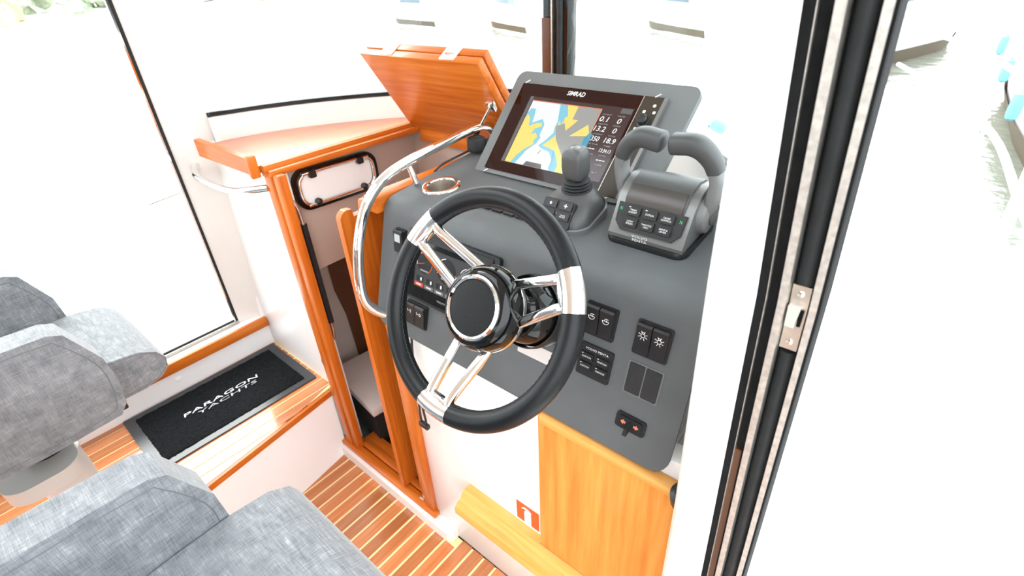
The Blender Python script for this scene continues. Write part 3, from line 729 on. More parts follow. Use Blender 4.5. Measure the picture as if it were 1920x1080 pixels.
legs = [('SOG/BOAT', 'WATER'), ('DEPTH', 'RUDDER'), ('COG/BOAT', 'VOLTAGE'), ('ETA', 'TIME'), ('RANGE', 'DTD'), ('VMG', 'NM'), ('TRIP', 'V')]
for y_, (a_, c_), (l1, l2) in zip(ry, vals, legs):
    if a_: stext(a_, .2245, y_, .003 + .0064 * len(a_), .0125 if '-' not in a_ else .002)
    if c_: stext(c_, .2625, y_, .003 + (.0064 if len(c_) < 6 else .0032) * len(c_), (.0125 if len(c_) < 6 else .009) if '-' not in c_ else .002)
    stext(l1, .227, y_ + .0112, .024, .0032, 'scr_dim'); stext(l2, .262, y_ + .0112, .018, .0032, 'scr_dim')
text('SIMRAD', .049, GM @ Matrix.Translation((.165, ghh - .0135, .0004)), 'paint_white', cp, .0115, .12, bold=.008)
# plotter controls
cx_ = .358
k = link('knob', B().lathe((cx_, .176, 0), (0, 0, 1), [(.014, 0), (.014, .003), (.0115, .004), (.0110, .014), (.009, .016), (.001, .0165)], 28).xf(GM), 'black_plastic', cp)
link('key_ring', B().lathe((cx_ - .002, .133, 0), (0, 0, 1), [(.0165, .0006), (.0155, .0022), (.010, .0022), (.001, .0015)], 28, False, True).xf(GM), 'black_plastic', cp)
for a in range(4): disc(GM, cx_ - .002 + .0115*math.cos(a*math.pi/2), .133 + .0115*math.sin(a*math.pi/2), .0012, .0026, 'mark', 'paint_white', cp, 8)
for u, v in ((.366, .212), (.372, .197), (.349, .197), (.347, .157), (.371, .158), (.346, .113)):
    fr_prism(GM, rrect(.006, .006, .001, 2, u, v), .0006, .0012, 'key', 'paint_white', cp)

# ---- joystick
J = thing('joystick_control', tuple(TMX(-.547, .83).translation), 'grey docking joystick with small keypad marked VOLVO PENTA', 'joystick')
JM = TMX(-.547, .828)
def loft(secs, M, nm, mat, par):
    b = B(); b.quadstrip([[(x_, y_, z_) for x_, y_ in p] for p, z_ in secs], True, True); b.xf(M); return link(nm, b, mat, par)
loft([(rrect(.120, .124, .036, 8), 0), (rrect(.119, .123, .036, 8), .012), (rrect(.117, .120, .038, 8, 0, .002), .024), (rrect(.110, .110, .042, 8, 0, .007), .037), (rrect(.096, .093, .041, 8, 0, .014), .048), (rrect(.076, .072, .034, 8, 0, .021), .056), (rrect(.056, .054, .026, 8, 0, .023), .060)], JM, 'housing', 'cover_grey', J)
b = B()
for a0, a1 in ((0, 1),):
    O1 = rrect(.126, .130, .038, 8); O2 = rrect(.122, .126, .037, 8)
    b.quadstrip([[(x_, y_, 0) for x_, y_ in O1], [(x_, y_, .010 + .016 * max(0, y_ / .065 + .2)) for x_, y_ in O1], [(x_ * .985, y_ * .985, .012 + .018 * max(0, y_ / .065 + .2)) for x_, y_ in O2], [(x_ * .9, y_ * .9, 0.004) for x_, y_ in O2]], True)
b.xf(JM); link('skirt', b, 'silver_paint', J)
KS = math.radians(50)
KM = JM @ frame((-.002, -.0445, .0355), (1, 0, 0), (0, math.cos(KS), math.sin(KS)))
fr_prism(KM, rrect(.074, .056, .006, 3, -.001, -.003), -.02, .0035, 'keypad', 'black_matt', J, .001)
for i, cx in enumerate((-.019, .017)):
    for j, cy in enumerate((.014, -.007)):
        kk = fr_prism(KM, rrect(.029, .016, .0015, 2, cx, cy), .0035, .0065, 'key', 'key_black', J, .0008)
        if j == 1: text(('DOCKING', 'HIGH\nMODE')[i], .013, KM @ Matrix.Translation((cx, cy, .0066)), 'paint_white', kk, (.003, .006)[i])
        elif i == 1:
            b = B(); b.prism([(cx - .001, cy - .004, .0066), (cx + .001, cy - .004, .0066), (cx + .001, cy + .004, .0066), (cx - .001, cy + .004, .0066)], (0, 0, .0003)); b.prism([(cx - .004, cy - .001, .0066), (cx + .004, cy - .001, .0066), (cx + .004, cy + .001, .0066), (cx - .004, cy + .001, .0066)], (0, 0, .0003)); b.xf(KM); link('icon', b, 'paint_white', kk)
        else: disc(KM, cx, cy, .003, .0067, 'icon', 'ink_grey', kk, 12)
text('VOLVO\nPENTA', .026, KM @ Matrix.Translation((-.004, -.0215, .0036)), 'paint_white', J, .009)
prof = [(.031, .055)]
for i in range(4):
    z0 = .057 + i * .006; r0 = .0315 - i * .0018
    prof += [(r0, z0), (r0 + .0012, z0 + .002), (r0 - .001, z0 + .0045), (r0 - .005, z0 + .0055)]
prof += [(.016, .084), (.014, .088)]
link('boot', B().lathe((0, .022, 0), (0, 0, 1), prof, 30).xf(JM), 'rubber', J)
loft([(rrect(.032, .032, .009, 5, 0, .022), .082), (rrect(.040, .040, .009, 5, 0, .022), .085), (rrect(.045, .045, .010, 5, 0, .022), .093), (rrect(.047, .046, .010, 5, 0, .022), .110), (rrect(.046, .045, .010, 5, 0, .022), .128), (rrect(.043, .043, .011, 5, 0, .023), .138), (rrect(.036, .037, .011, 5, 0, .024), .1435), (rrect(.020, .022, .009, 5, 0, .024), .145)], JM, 'handle', 'casting_grey', J)
link('handle_cap', B().lathe((0, .023, .1435), (0, 0, 1), [(.011, 0), (.010, .002), (.006, .0035), (.001, .004)], 20).xf(JM), 'silver_paint', J)

# ---- twin-lever throttle
T = thing('throttle_control', tuple(TMX(-.362, .87).translation), 'grey twin-lever throttle control with six black keys', 'throttle')
QM = TMX(-.364, .862)
loft([(rrect(.160, .150, .022, 5), -.001), (rrect(.162, .152, .022, 5), .006), (rrect(.158, .148, .022, 5), .012)], QM, 'gasket', 'black_plastic', T)
def side(prof, x0, x1, nm, mat, bev, par=T):
    b = B(); b.prism([(x0, y_, z_) for y_, z_ in prof], (x1 - x0, 0, 0)); b.bevel_all(bev, 3, .35); b.xf(QM); return link(nm, b, mat, par)
side([(-.070, .011), (-.071, .020), (-.064, .030), (-.030, .078), (-.008, .096), (.02, .104), (.05, .098), (.068, .075), (.072, .04), (.072, .011)], -.074, .074, 'housing', 'silver_paint', .010)
side([(-.040, .060), (-.034, .078), (-.010, .100), (.02, .108), (.05, .102), (.070, .078), (.068, .06)], -.058, .058, 'cover', 'cover_grey', .008)
side([(-.045, .055), (-.036, .0785), (-.016, .0975), (-.006, .100), (0, .08)], -.054, .054, 'display', 'cover_brown', .003)
ks = math.atan2(.078 - .030, -.030 + .064)
KT = QM @ frame((0, -.0505, .049), (1, 0, 0), (0, math.cos(ks), math.sin(ks)))
fr_prism(KT, [(-.066, .024), (.066, .024), (.064, -.012), (.050, -.027), (-.050, -.027), (-.064, -.012)], -.01, .0055, 'keypad', 'black_matt', T, .001)
names = [['TRIM\nASSIST', 'STATION', 'CRUISE\nCONTROL'], ['LOW\nSPEED', 'THROTTLE\nONLY', 'SINGLE\nLEVER']]
for j in range(2):
    for i in range(3):
        cx, cy = -.033 + .033*i, .0115 - .021*j
        kk = fr_prism(KT, rrect(.028, .018, .0018, 2, cx, cy), .005, .009, 'key', 'key_black', T, .001)
        text(names[j][i], (.017, .016, .020)[i] if j == 0 else (.014, .020, .016)[i], KT @ Matrix.Translation((cx, cy - .001, .0091)), 'paint_white', kk, .0075 if '\n' in names[j][i] else .0034)
        if j == 0 and i < 2: fr_prism(KT, rrect(.004, .0016, .0004, 1, cx - .008, cy + .006), .009, .0094, 'indicator', 'scr_text', kk)
for cx in (-.0585, .0585): text('N', .0042, KT @ Matrix.Translation((cx, .012, .0057)), 'led_green', T, .006, name='indicator')
FM = QM @ frame((0, -.0712, .0185), (1, 0, 0), (0, .1, .99))
text('VOLVO\nPENTA', .032, FM @ Matrix.Translation((-.008, .002, .0014)), 'paint_white', T, .012)
for sx in (-1, 1):
    link('pivot', B().lathe((sx*.070, .012, .052), (sx, 0, 0), [(.036, 0), (.036, .006), (.031, .016), (.022, .020), (.001, .021)], 32).xf(QM), 'lever_grey', T)
    link('hub_cap', B().lathe((sx*.088, .012, .052), (sx, 0, 0), [(.016, 0), (.016, .006), (.012, .008), (.001, .0085)], 24).xf(QM), 'casting_grey', T)
    path = smoothpath([(sx*.079, .012, .050), (sx*.088, .011, .085), (sx*.092, .010, .118), (sx*.088, .008, .140)], 6)
    lv = link('lever', B().tube(path, .018, 20, flat=(1.0, .62), up=(0, 1, 0), sq=.65).xf(QM), 'lever_grey', T)
    path = smoothpath([(sx*.0885, .008, .139), (sx*.080, .007, .158), (sx*.063, .006, .175), (sx*.045, .005, .182), (sx*.022, .004, .180), (sx*.006, .004, .178)], 5)
    rr = [.0155 + .004 * min(1, i / (len(path) * .5)) for i in range(len(path))]; rr[-1] = .011; rr[-2] = .0165
    link('grip', B().tube(path, rr, 20, flat=(1.05, .92), up=(0, 1, 0), sq=.72).xf(QM), 'grip_grey', T)

# ---- steering wheel
WC = Vector((-.477, .454, 1.157)); WN = Vector((0, -.854, .52)); WV = Vector((0, .52, .854))
WM = frame(tuple(WC), (1, 0, 0), WV)
sw = thing('steering_wheel', tuple(WC), 'black leather steering wheel with three chrome double spokes', 'steering wheel')
RM, RT = .1735, .0172
ANG = [148.5, 26.5, -94.5]; HALF = 10.0
def rimseg(a0, a1, r, nm, mat, n=24, fl=(1, 1)):
    P = [(RM*math.cos(math.radians(a0 + (a1 - a0)*i/n)), RM*math.sin(math.radians(a0 + (a1 - a0)*i/n)), 0) for i in range(n + 1)]
    return link(nm, B().tube(P, r, 20, up=(0, 0, 1), flat=fl).xf(WM), mat, sw)
order = sorted(ANG)
for i, a in enumerate(order):
    nx = order[(i + 1) % 3] + (360 if i == 2 else 0)
    rimseg(a + HALF, nx - HALF, RT, 'rim', 'leather', 36)
    # seam stitching along the inner side of the rim
    P = []
    for k in range(61):
        t_ = math.radians(a + HALF + (nx - a - 2*HALF) * k / 60); rr = RM - RT * .985
        P.append(((rr)*math.cos(t_), rr*math.sin(t_), .003 + (.0012 if k % 2 else -.0012)))
    link('stitching', B().tube(P, .0008, 5).xf(WM), 'black_matt', sw)
for a in ANG:
    rimseg(a - HALF, a + HALF, RT * 1.02, 'rim_cap', 'chrome', 10)
    ca, sa = math.cos(math.radians(a)), math.sin(math.radians(a))
    for sd in (-1, 1):
        def pt(r, off, z): return Vector((r*ca - off*sa, r*sa + off*ca, z))
        path = smoothpath([pt(.168, sd*.0215, .002), pt(.150, sd*.0205, .002), pt(.11, sd*.0245, -.014), pt(.050, sd*.031, -.040)], 5)
        link('spoke', B().tube(path, .0092, 16, flat=(.80, .86), up=(0, 0, 1), sq=.55).xf(WM), 'chrome', sw)
    path = [pt(.163, -.023, .001), pt(.160, -.010, .002), pt(.160, .010, .002), pt(.163, .023, .001)]
    link('spoke_bridge', B().tube(smoothpath(path, 4), .0095, 14, flat=(1, .8), up=(0, 0, 1), sq=.6).xf(WM), 'chrome', sw)
link('hub', B().lathe((0, 0, 0), (0, 0, 1), [(.040, -.066), (.058, -.062), (.067, -.050), (.0705, -.034), (.069, -.016), (.064, -.004), (.057, .002), (.052, .0035)], 56, True, True).xf(WM), 'black_gloss', sw)
link('hub_ring', B().lathe((0, 0, 0), (0, 0, 1), [(.0520, .002), (.0515, .006), (.0485, .0078), (.0450, .0062), (.0440, .004)], 56, False, False).xf(WM), 'chrome', sw)
link('hub_pad', B().lathe((0, 0, 0), (0, 0, 1), [(.0445, .0035), (.043, .0060), (.034, .0070), (.018, .0076), (.0005, .0077)], 56, False, True).xf(WM), 'hub_leather', sw)
link('hub_band', B().lathe((0, 0, 0), (0, 0, 1), [(.0712, -.040), (.0716, -.036), (.0708, -.032)], 56, False, False).xf(WM), 'chrome', sw)
sc_ = thing('steering_column', tuple(WC + WN * -.24), 'black steering column housing between wheel and dash', 'steering column')
link('shaft_cover', B().lathe((0, 0, 0), (0, 0, 1), [(.034, -.060), (.036, -.085), (.040, -.10), (.047, -.105), (.047, -.118), (.052, -.122), (.062, -.150), (.066, -.185), (.064, -.235), (.058, -.27)], 40).xf(WM), 'black_gloss', sc_)
link('collar', B().lathe((0, 0, 0), (0, 0, 1), [(.0655, -.150), (.0685, -.158), (.0685, -.172), (.0665, -.178)], 40, False, False).xf(WM), 'black_plastic', sc_)
b = B(); b.box((-.055, .0, -.25), (.03, .058, -.14), .012, 3); b.xf(WM @ Matrix.Rotation(math.radians(24), 4, 'Z')); link('tilt_housing', b, 'black_plastic', sc_)

# ---- dash grab rail
gr = thing('grab_rail', (-1.0, .8, .84), 'curved polished steel grab rail along the edge of the dash', 'rail')
path = smoothpath([(-.978, .612, .848), (-.990, .588, .872), (-1.0, .572, .915), (-1.002, .580, 1.00), (-1.002, .604, 1.08), (-1.002, .642, 1.145), (-1.002, .705, 1.187), (-1.002, .80, 1.208), (-1.002, .93, 1.222), (-1.002, 1.02, 1.232), (-.998, 1.065, 1.228), (-.992, 1.088, 1.205), (-.985, 1.092, 1.17)], 7)
link('tube', B().tube(path, .0128, 18).xf(Matrix()), 'chrome', gr)
link('stanchion', B().tube([(-1.002, .778, 1.20), (-.988, .784, 1.150)], .0085, 14), 'chrome', gr)
link('foot', B().lathe((-.978, .612, .848), tuple(nrm1), [(.018, -.012), (.018, -.006), (.013, -.003)], 20), 'black_plastic', gr)
# ---- handheld microphone with coiled cord behind the rail
mc = thing('radio_microphone', (-.985, 1.02, 1.17), 'black radio microphone with coiled cord behind the grab rail', 'microphone')
P = []
for i in range(150):
    t_ = i / 149; a = t_ * 2 * math.pi * 12
    P.append((-.972 + .052*t_ + .011*math.cos(a)*.7, 1.02 + .07*t_ + .011*math.cos(a)*.6, 1.192 + .012*t_ + .011*math.sin(a)))
link('coiled_cord', B().tube(P, .0028, 6), 'black_plastic', mc)
link('body', B().box((-1.005, .985, 1.172), (-.965, 1.03, 1.215), .010, 3), 'black_matt', mc)
link('cable', B().tube(smoothpath([(-1.0, 1.0, 1.178), (-1.012, .96, 1.168), (-1.012, .90, 1.162), (-1.014, .87, 1.150)], 5), .003, 8), 'black_plastic', mc)
# hanging strap
st_ = thing('hanging_strap', (-.87, .60, .5), 'thin black strap loop hanging below the dash by the wheel', 'strap')
link('cord', B().tube(smoothpath([(-.878, .609, .83), (-.876, .598, .74), (-.866, .592, .62), (-.858, .590, .54), (-.872, .590, .525), (-.882, .592, .54), (-.880, .596, .64), (-.882, .604, .80)], 5), .0032, 8), 'black_plastic', st_)
link('tab', B().box((-.888, .584, .516), (-.852, .598, .532), .003), 'black_plastic', st_)
# black fitting by the door post
tag(link('hose_fitting', B().lathe((-.150, .60, .795), (0, -.3, 1), [(.02, 0), (.024, .004), (.024, .03), (.016, .036), (.016, .05), (.001, .052)], 20), 'black_plastic'), 'short black round fitting between locker panel and door post', 'fitting')

# ================================================================== STARBOARD DOOR POST
dj = thing('door_2', (-.09, .46, .3), 'side door post with white panel, black channel and aluminium strips', kind='structure')
ZS = [.2, .6, .97, 1.15, 1.33, 1.45, 1.572, 1.8, 2.0]
def interp(z, tab):
    for (z0, a), (z1, b_) in zip(tab, tab[1:]):
        if z <= z1: return a + (b_ - a) * (z - z0) / (z1 - z0)
    return tab[-1][1]
WL = [(.2, -.118), (.6, -.122), (.97, -.1267), (1.33, -.1385), (1.572, -.143), (2.0, -.150)]
BL = [(.2, -.048), (.6, -.060), (.97, -.0738), (1.33, -.0885), (1.572, -.106), (2.0, -.136)]
BR = [(.2, -.004), (.6, -.013), (.97, -.0235), (1.33, -.0351), (1.572, -.0478), (2.0, -.07)]
def fx(z, f): l = interp(z, BL); r = interp(z, BR); return l + (r - l) * f
def vstrip(f0, f1, y0, y1, nm, mat, zr=None, par=dj):
    zz = [z for z in ZS if zr is None or zr[0] < z < zr[1]]
    if zr: zz = [zr[0]] + zz + [zr[1]]
    rows = [[(fx(z, f0), y0, z), (fx(z, f1), y0, z), (fx(z, f1), y1, z), (fx(z, f0), y1, z)] for z in zz]
    return link(nm, B().quadstrip(rows, True, True), mat, par)
rows = []
for z in ZS:
    wl, bl = interp(z, WL), interp(z, BL)
    rows.append([(wl + .008, .452, z), (bl, .450, z), (bl, .60, z), (wl - .03, .66, z), (wl - .002, .475, z), (wl, .460, z)])
link('panel', B().quadstrip(rows, True, True), 'gelcoat', dj)
vstrip(-.02, .985, .4655, .50, 'backing', 'flat_black')
vstrip(0, .155, .450, .465, 'edge_strip', 'flat_black')
vstrip(.155, .168, .4495, .465, 'bright_line', 'brushed_alu')
vstrip(.168, .355, .4545, .465, 'inlay', 'flat_black', (.97 + .16, 2.0))
vstrip(.168, .300, .4545, .465, 'inlay', 'brown_panel', (.2, .97 + .155))  # brown lower part paints reflected wood into the black inlay
vstrip(.300, .355, .453, .465, 'inlay', 'flat_black', (.2, .97 + .155))
vstrip(.363, .49, .446, .466, 'aluminium_strip', 'brushed_alu')
vstrip(.85, .957, .446, .466, 'aluminium_strip', 'brushed_alu')
vstrip(.957, 1.0, .449, .4545, 'outer_edge', 'flat_black')
for z0, z1 in ((.2, 1.275), (1.35, 2.0)):
    zz = [z0] + [z for z in ZS if z0 < z < z1] + [z1]
    link('rubber_bumper', B().tube([(fx(z, .675), .462, z) for z in zz], .0082, 14, up=(1, 0, 0)), 'rubber', dj)
sp = vstrip(.51, .80, .457, .463, 'striker_plate', 'warm_steel', (1.278, 1.348))
z = 1.318
link('keeper', B().prism([(fx(z, .54), .458, z - .012), (fx(z, .69), .458, z - .012), (fx(z, .72), .458, z + .010), (fx(z, .52), .458, z + .010)], (0, -.010, .002)).bevel_all(.002), 'steel', sp)
link('keeper_slot', B().box((fx(z, .70), .4555, z - .012), (fx(z, .765), .4568, z + .006), .0004), 'flat_black', sp)
for zz in (1.287, 1.34): link('screw', B().lathe((fx(zz, .655), .457, zz), (0, -1, 0), [(.003, 0), (.003, .001), (.001, .0015)], 12), 'steel', sp)
link('outer_skin', B().quadstrip([[(fx(z, 1.0), .4546, z), (fx(z, 1.0) - .004, .468, z), (fx(z, 1.0) - .05, .56, z), (fx(z, 1.0) - .09, .66, z)] for z in ZS]), 'gelcoat', dj)
# starboard cabin side, seen between console and post
ws = struct(link('wall_starboard', B().quadstrip([[(-.128, .60, z), (-.130, .75, z), (-.165, .90, z), (-.25, 1.03, z), (-.36, 1.16, z)] for z in (.0, .83, 1.10, 1.245)]), 'liner'), 'white starboard cabin side beside the console')

# ================================================================== MAT AND SEATS
mt = thing('floor_mat', (-1.74, .345, .30), 'black carpet mat with grey border reading PARAGON YACHTS', 'mat')
MM = frame((-1.739, .345, .3006), (0, 1, .0), (-1, 0, 0)) @ Matrix.Rotation(math.radians(-.8), 4, 'Z')
fr_prism(MM, rrect(.562, .338, .004, 2), 0, .005, 'border', 'mat_border', mt, .0015)
b = B(); N1, N2 = 90, 54; cw, chh = .50, .288
rows = [[(-cw/2 + cw*i/N1 + random.uniform(-.0012, .0012), -chh/2 + chh*j/N2 + random.uniform(-.0012, .0012), .0082 + random.uniform(-.0012, .0016) if 0 < i < N1 and 0 < j < N2 else .004) for i in range(N1 + 1)] for j in range(N2 + 1)]
b.quadstrip(rows); b.xf(MM); pile = link('pile', b, 'carpet', mt)
text('PARAGON', .272, MM @ Matrix.Translation((.004, .014, .0115)), 'paint_white', mt, .019, .12, bold=.0)
text('YACHTS', .215, MM @ Matrix.Translation((.016, -.012, .0113)), 'ink_grey', mt, .017, .12, bold=.0)

def seat(loc, fz, label, dz=0):
    X, Y = loc
    t = thing('helm_seat', (X, Y, fz), label, 'seat', 'grey upholstered helm seats')
    def P(x_, y_, z_): return (X + x_, Y + y_, z_)
    prof = [(-.46, .985), (-.05, .982), (.125, .975), (.150, .963), (.190, .872), (.195, .80), (.186, .735), (.165, .708), (.03, .700), (-.46, .70)]
    pr = smoothpath([(y_, z_, 0) for y_, z_ in prof[:1] + prof], 1)
    for x0, x1 in ((-.252, -.178), (.178, .252)):
        b = B(); b.prism([P(x0, y_, z_) for y_, z_ in prof], (x1 - x0, 0, 0)); b.bevel_all(.016, 4, .3)
        s_ = link('side_panel', b, 'upholstery', t)
        for xx in (x0 + .001, x1 - .001):
            sg = -1 if xx == x0 + .001 else 1
            pp_ = [P(xx + sg*.0008, y_ - (.017 if y_ > .1 else 0), .84 + (z_ - .84) * .87) for y_, z_ in prof]
            link('piping', B().tube(smoothpath(pp_, 3), .0012, 6), 'seam_grey', s_)
    cp_ = [(-.30, .795), (-.05, .806), (.10, .812), (.20, .812), (.262, .803), (.298, .782), (.312, .755), (.308, .728), (.285, .706), (.24, .695), (.05, .690), (-.30, .690)]
    b = B(); b.prism([P(-.174, y_, z_) for y_, z_ in cp_], (.348, 0, 0)); b.bevel_all(.011, 3, .5)
    c_ = link('cushion', b, 'upholstery', t)
    for xx in (-.1735, .1735):
        link('piping', B().tube(smoothpath([P(xx, y_ - .004, .753 + (z_ - .753) * .88) for y_, z_ in cp_], 3), .0012, 6), 'seam_grey', c_)
    b = B(); b.prism([P(-.25, y_, z_) for y_, z_ in ((-.45, .69), (-.30, .69), (-.33, 1.0), (-.37, 1.28), (-.46, 1.28), (-.50, 1.0))], (.50, 0, 0)); b.bevel_all(.03, 4, .4)
    link('backrest', b, 'upholstery', t)
    link('pivot', B().tube([P(-.177, -.02, .835), P(-.158, -.02, .835)], .022, 20), 'upholstery', t)
    link('bracket', B().box(P(.02, .15, .655), P(.16, .19, .70), .004), 'black_plastic', t)
    link('base_plate', B().box(P(-.15, -.16, .655), P(.15, .15, .690), .006), 'black_plastic', t)
    b = B(); b.prism([P(x_ , y_, .515) for x_, y_ in rrect(.20, .165, .055, 6, .03, -.03)], (0, 0, .045)); b.bevel_all(.008, 3, .5); link('swivel_plate', b, 'ped_grey', t)
    link('neck', B().lathe(P(0, 0, .55), (0, 0, 1), [(.05, 0), (.05, .11)], 28), 'black_plastic', t)
    link('column', B().lathe(P(0, 0, fz), (0, 0, 1), [(.062, .01), (.060, .06), (.060, .53 - fz)], 40), 'ped_grey', t)
    link('foot', B().lathe(P(0, 0, fz), (0, 0, 1), [(.13, 0), (.13, .008), (.115, .014), (.066, .018), (.060, .03)], 40), 'ped_grey', t)
    return t
seat((-.58, -.112), 0.001, 'nearest grey upholstered helm seat, in front of the steering wheel')
seat((-1.60, -.11), .301, 'grey upholstered seat on pedestal on the side platform by the port window')

# ================================================================== OUTSIDE
wt = thing('water', (0, 0, -.9), 'rippled bright harbour water around the boat', 'water'); wt['kind'] = 'structure'
b = B(); b.poly([(-140, -60, -.9), (60, -60, -.9), (60, 120, -.9), (-140, 120, -.9)]); link('surface', b, 'water', wt)
# own side deck and rail
dk = thing('floor_deck', (.2, 2, .1), 'white side deck and bow of this boat', kind='structure')
ed = [(.62, -1.5), (.66, .5), (.62, 2.2), (.52, 3.17), (.43, 3.75), (.265, 4.9), (-.10, 6.25), (-.55, 7.5), (-1.0, 8.2)]
edm = [(-2.0 - x_, y_) for x_, y_ in ed]
inn = [(-.02, -1.5), (-.02, .5), (-.22, .95), (-.5, 1.4), (-1.0, 1.6)]
def deck_half(mx):
    O = smoothpath([(x_, y_, 0) for x_, y_ in ed], 3); O = [p for p in O]
    I = []
    for p in O:
        xi = -.02 if p.y < .5 else (-.02 - (p.y - .5) * .5 if p.y < 2.4 else -.97)
        I.append(Vector((max(xi, -1.0), p.y, 0)))
    b = B(); f = (lambda p, z: (p.x, p.y, z)) if not mx else (lambda p, z: (-2.0 - p.x, p.y, z))
    b.quadstrip([[f(p, .14) for p in O], [f(p, .2) for p in O], [f(p, .2) for p in I], [f(p, .14) for p in I]], False, False, loop=True)
    return b
link('deck_sheet', deck_half(False), 'gelcoat', dk); link('deck_sheet', deck_half(True), 'gelcoat', dk)
b = B(); b.quadstrip([[(x_, y_, .2) for x_, y_ in ed], [(x_ - .12 - .25*max(0, (y_ - 3)/5), y_ - .1, -.95) for x_, y_ in ed]]); link('hull_side', b, 'gelcoat', dk)
b = B(); b.quadstrip([[(x_, y_, .2) for x_, y_ in edm], [(x_ + .12 + .25*max(0, (y_ - 3)/5), y_ - .1, -.95) for x_, y_ in edm]]); link('hull_side', b, 'gelcoat', dk)
b = B(); b.tube(smoothpath([(x_ - .02, y_, .21) for x_, y_ in ed], 3), .02, 8); link('toe_rail', b, 'gelcoat', dk)
# cabin trunk forward of the windshield
b = B(); b.prism([(x_, y_, .2) for x_, y_ in ((-1.75, 1.0), (-1.55, 1.4), (-1.35, 3.6), (-1.0, 4.4), (-.65, 3.6), (-.45, 1.4), (-.28, 1.05))], (0, 0, .75)); b.bevel_all(.08, 3, .5); link('coachroof', b, 'gelcoat', dk)
rl = thing('deck_rail', (.3, 4, .2), 'white stanchion rail along the starboard deck edge', 'rail')
sts = [(.40, 3.45), (-.15, 6.45), (.60, 1.6)]
for x_, y_ in sts: link('stanchion', B().tube([(x_, y_, .2), (x_ - .02, y_ + .05, .86)], .028, 12), 'gelcoat', rl)
link('mid_wire', B().tube(smoothpath([(.60, 1.6, .5), (.42, 3.4, .47), (.26, 4.9, .47), (-.12, 6.3, .47), (-.65, 7.7, .47)], 5), .022, 10), 'gelcoat', rl)
link('top_rail', B().tube(smoothpath([(.60, 1.6, .85), (.42, 3.4, .85), (.26, 4.9, .86), (-.15, 6.45, .86), (-.68, 7.7, .86), (-1.0, 8.1, .86)], 5), .02, 10), 'gelcoat', rl)
bt = thing('grab_tube', (-.55, 2.0, .9), 'grey deck tube with a blue sleeve outside the windshield by the throttle', 'rail')
link('tube', B().tube([(-.712, 2.0, 1.076), (-.563, 2.0, 1.010), (-.40, 2.0, .94), (-.38, 2.0, .7)], .013, 10), 'steel', bt)
link('sleeve', B().tube([(-.692, 2.0, 1.067), (-.678, 2.0, 1.061), (-.655, 2.0, 1.051), (-.640, 2.0, 1.044)], [.019, .023, .023, .016], 14), 'fender_blue', bt)
link('post', B().tube([(-.712, 2.0, 1.076), (-.712, 2.0, .9)], .013, 10), 'steel', bt)
# port rail seen through the side window
pr_ = thing('port_rail', (-2.5, .8, .2), 'thin steel rail loop outside the port window', 'rail')
link('tube', B().tube(smoothpath([(-2.62, 1.05, .86), (-2.62, .86, .88), (-2.62, .80, .84), (-2.62, .80, .70), (-2.62, .80, .42), (-2.62, .80, .2)], 5), .012, 10), 'steel', pr_)
link('clamp', B().box((-2.65, .77, .27), (-2.59, .83, .33), .006), 'casting_grey', pr_)
link('lifeline', B().tube([(-2.62, .80, .80), (-2.62, .3, .76), (-2.62, -1.2, .80)], .004, 6), 'steel', pr_)

def hull(name, label, L, beam, free, loc, rz, mats, fenders=(), cabin=True):
    t = thing(name, loc, label, 'boat'); Mx = Matrix.Translation(loc) @ Matrix.Rotation(rz, 4, 'Z')
    rows = []
    for i in range(15):
        s = i / 14; y_ = -L/2 + L*s; w = beam/2 * (1 - max(0, (s - .55)/.45)**2.2) * (.88 + .12*min(1, s/.3)); w = max(w, .02)
        f = free * (1 + .35*max(0, s - .4)); ov = .06 * L * max(0, s - .6)
        rows.append([(-w, y_ + ov, f), (-w*.97, y_ + ov*.6, f*.4), (-w*.86, y_, -.15), (w*.86, y_, -.15), (w*.97, y_ + ov*.6, f*.4), (w, y_ + ov, f)])
    b = B(); b.quadstrip(rows, True, True); b.xf(Mx); h = link('hull', b, 'gelcoat', t)
    b = B(); b.quadstrip([[(q[0]*1.004, q[1], .34) if q[2] > 0 else (q[0]*1.02, q[1], -.05) for q in (r[1], r[2])] for r in rows]); b.quadstrip([[(q[0]*1.004, q[1], .34) if q[2] > 0 else (q[0]*1.02, q[1], -.05) for q in (r[4], r[3])] for r in rows]); b.xf(Mx); link('boot_stripe', b, 'dark_boot', t)  # boot stripe made tall and brown to stand in for the brown reflection
    if cabin:
        b = B(); b.prism([(-beam*.36, y_, z_) for y_, z_ in ((-L*.28, free), (L*.22, free), (L*.10, free + .62), (-L*.26, free + .66))], (beam*.72, 0, 0)); b.bevel_all(.06, 2); b.xf(Mx); link('cabin', b, 'gelcoat', t)
        b = B(); b.prism([(-beam*.365, y_, z_) for y_, z_ in ((-L*.24, free + .22), (L*.17, free + .22), (L*.10, free + .54), (-L*.24, free + .54))], (beam*.73, 0, 0)); b.xf(Mx); link('window', b, 'blue_glass', t)
    link('rail', B().tube(smoothpath([(-beam*.42, -L*.1, free + .5), (-beam*.40, L*.2, free + .62), (0, L*.52, free*1.2 + .6), (beam*.40, L*.2, free + .62), (beam*.42, -L*.1, free + .5)], 5), .02, 8).xf(Mx), 'steel', t)
    for fx_, fy_, fz_ in fenders:
        b = B(); b.lathe((fx_, fy_, fz_), (0, 0, -1), [(.015, -.03), (.03, 0), (.065, .03), (.07, .12), (.07, .25), (.06, .31), (.02, .34)], 16); b.xf(Mx)
        tag(link('fender', b, 'fender_blue'), None)['label'] = ''
        FEND.append(bpy.data.objects[-1] if False else col.objects[-1])
    return t
FEND = []
hull('motorboat', 'white motorboat with blue cabin windows moored off the bow', 8.5, 2.9, 1.15, (-2.35, 19.0, -.9), math.radians(-16), None)
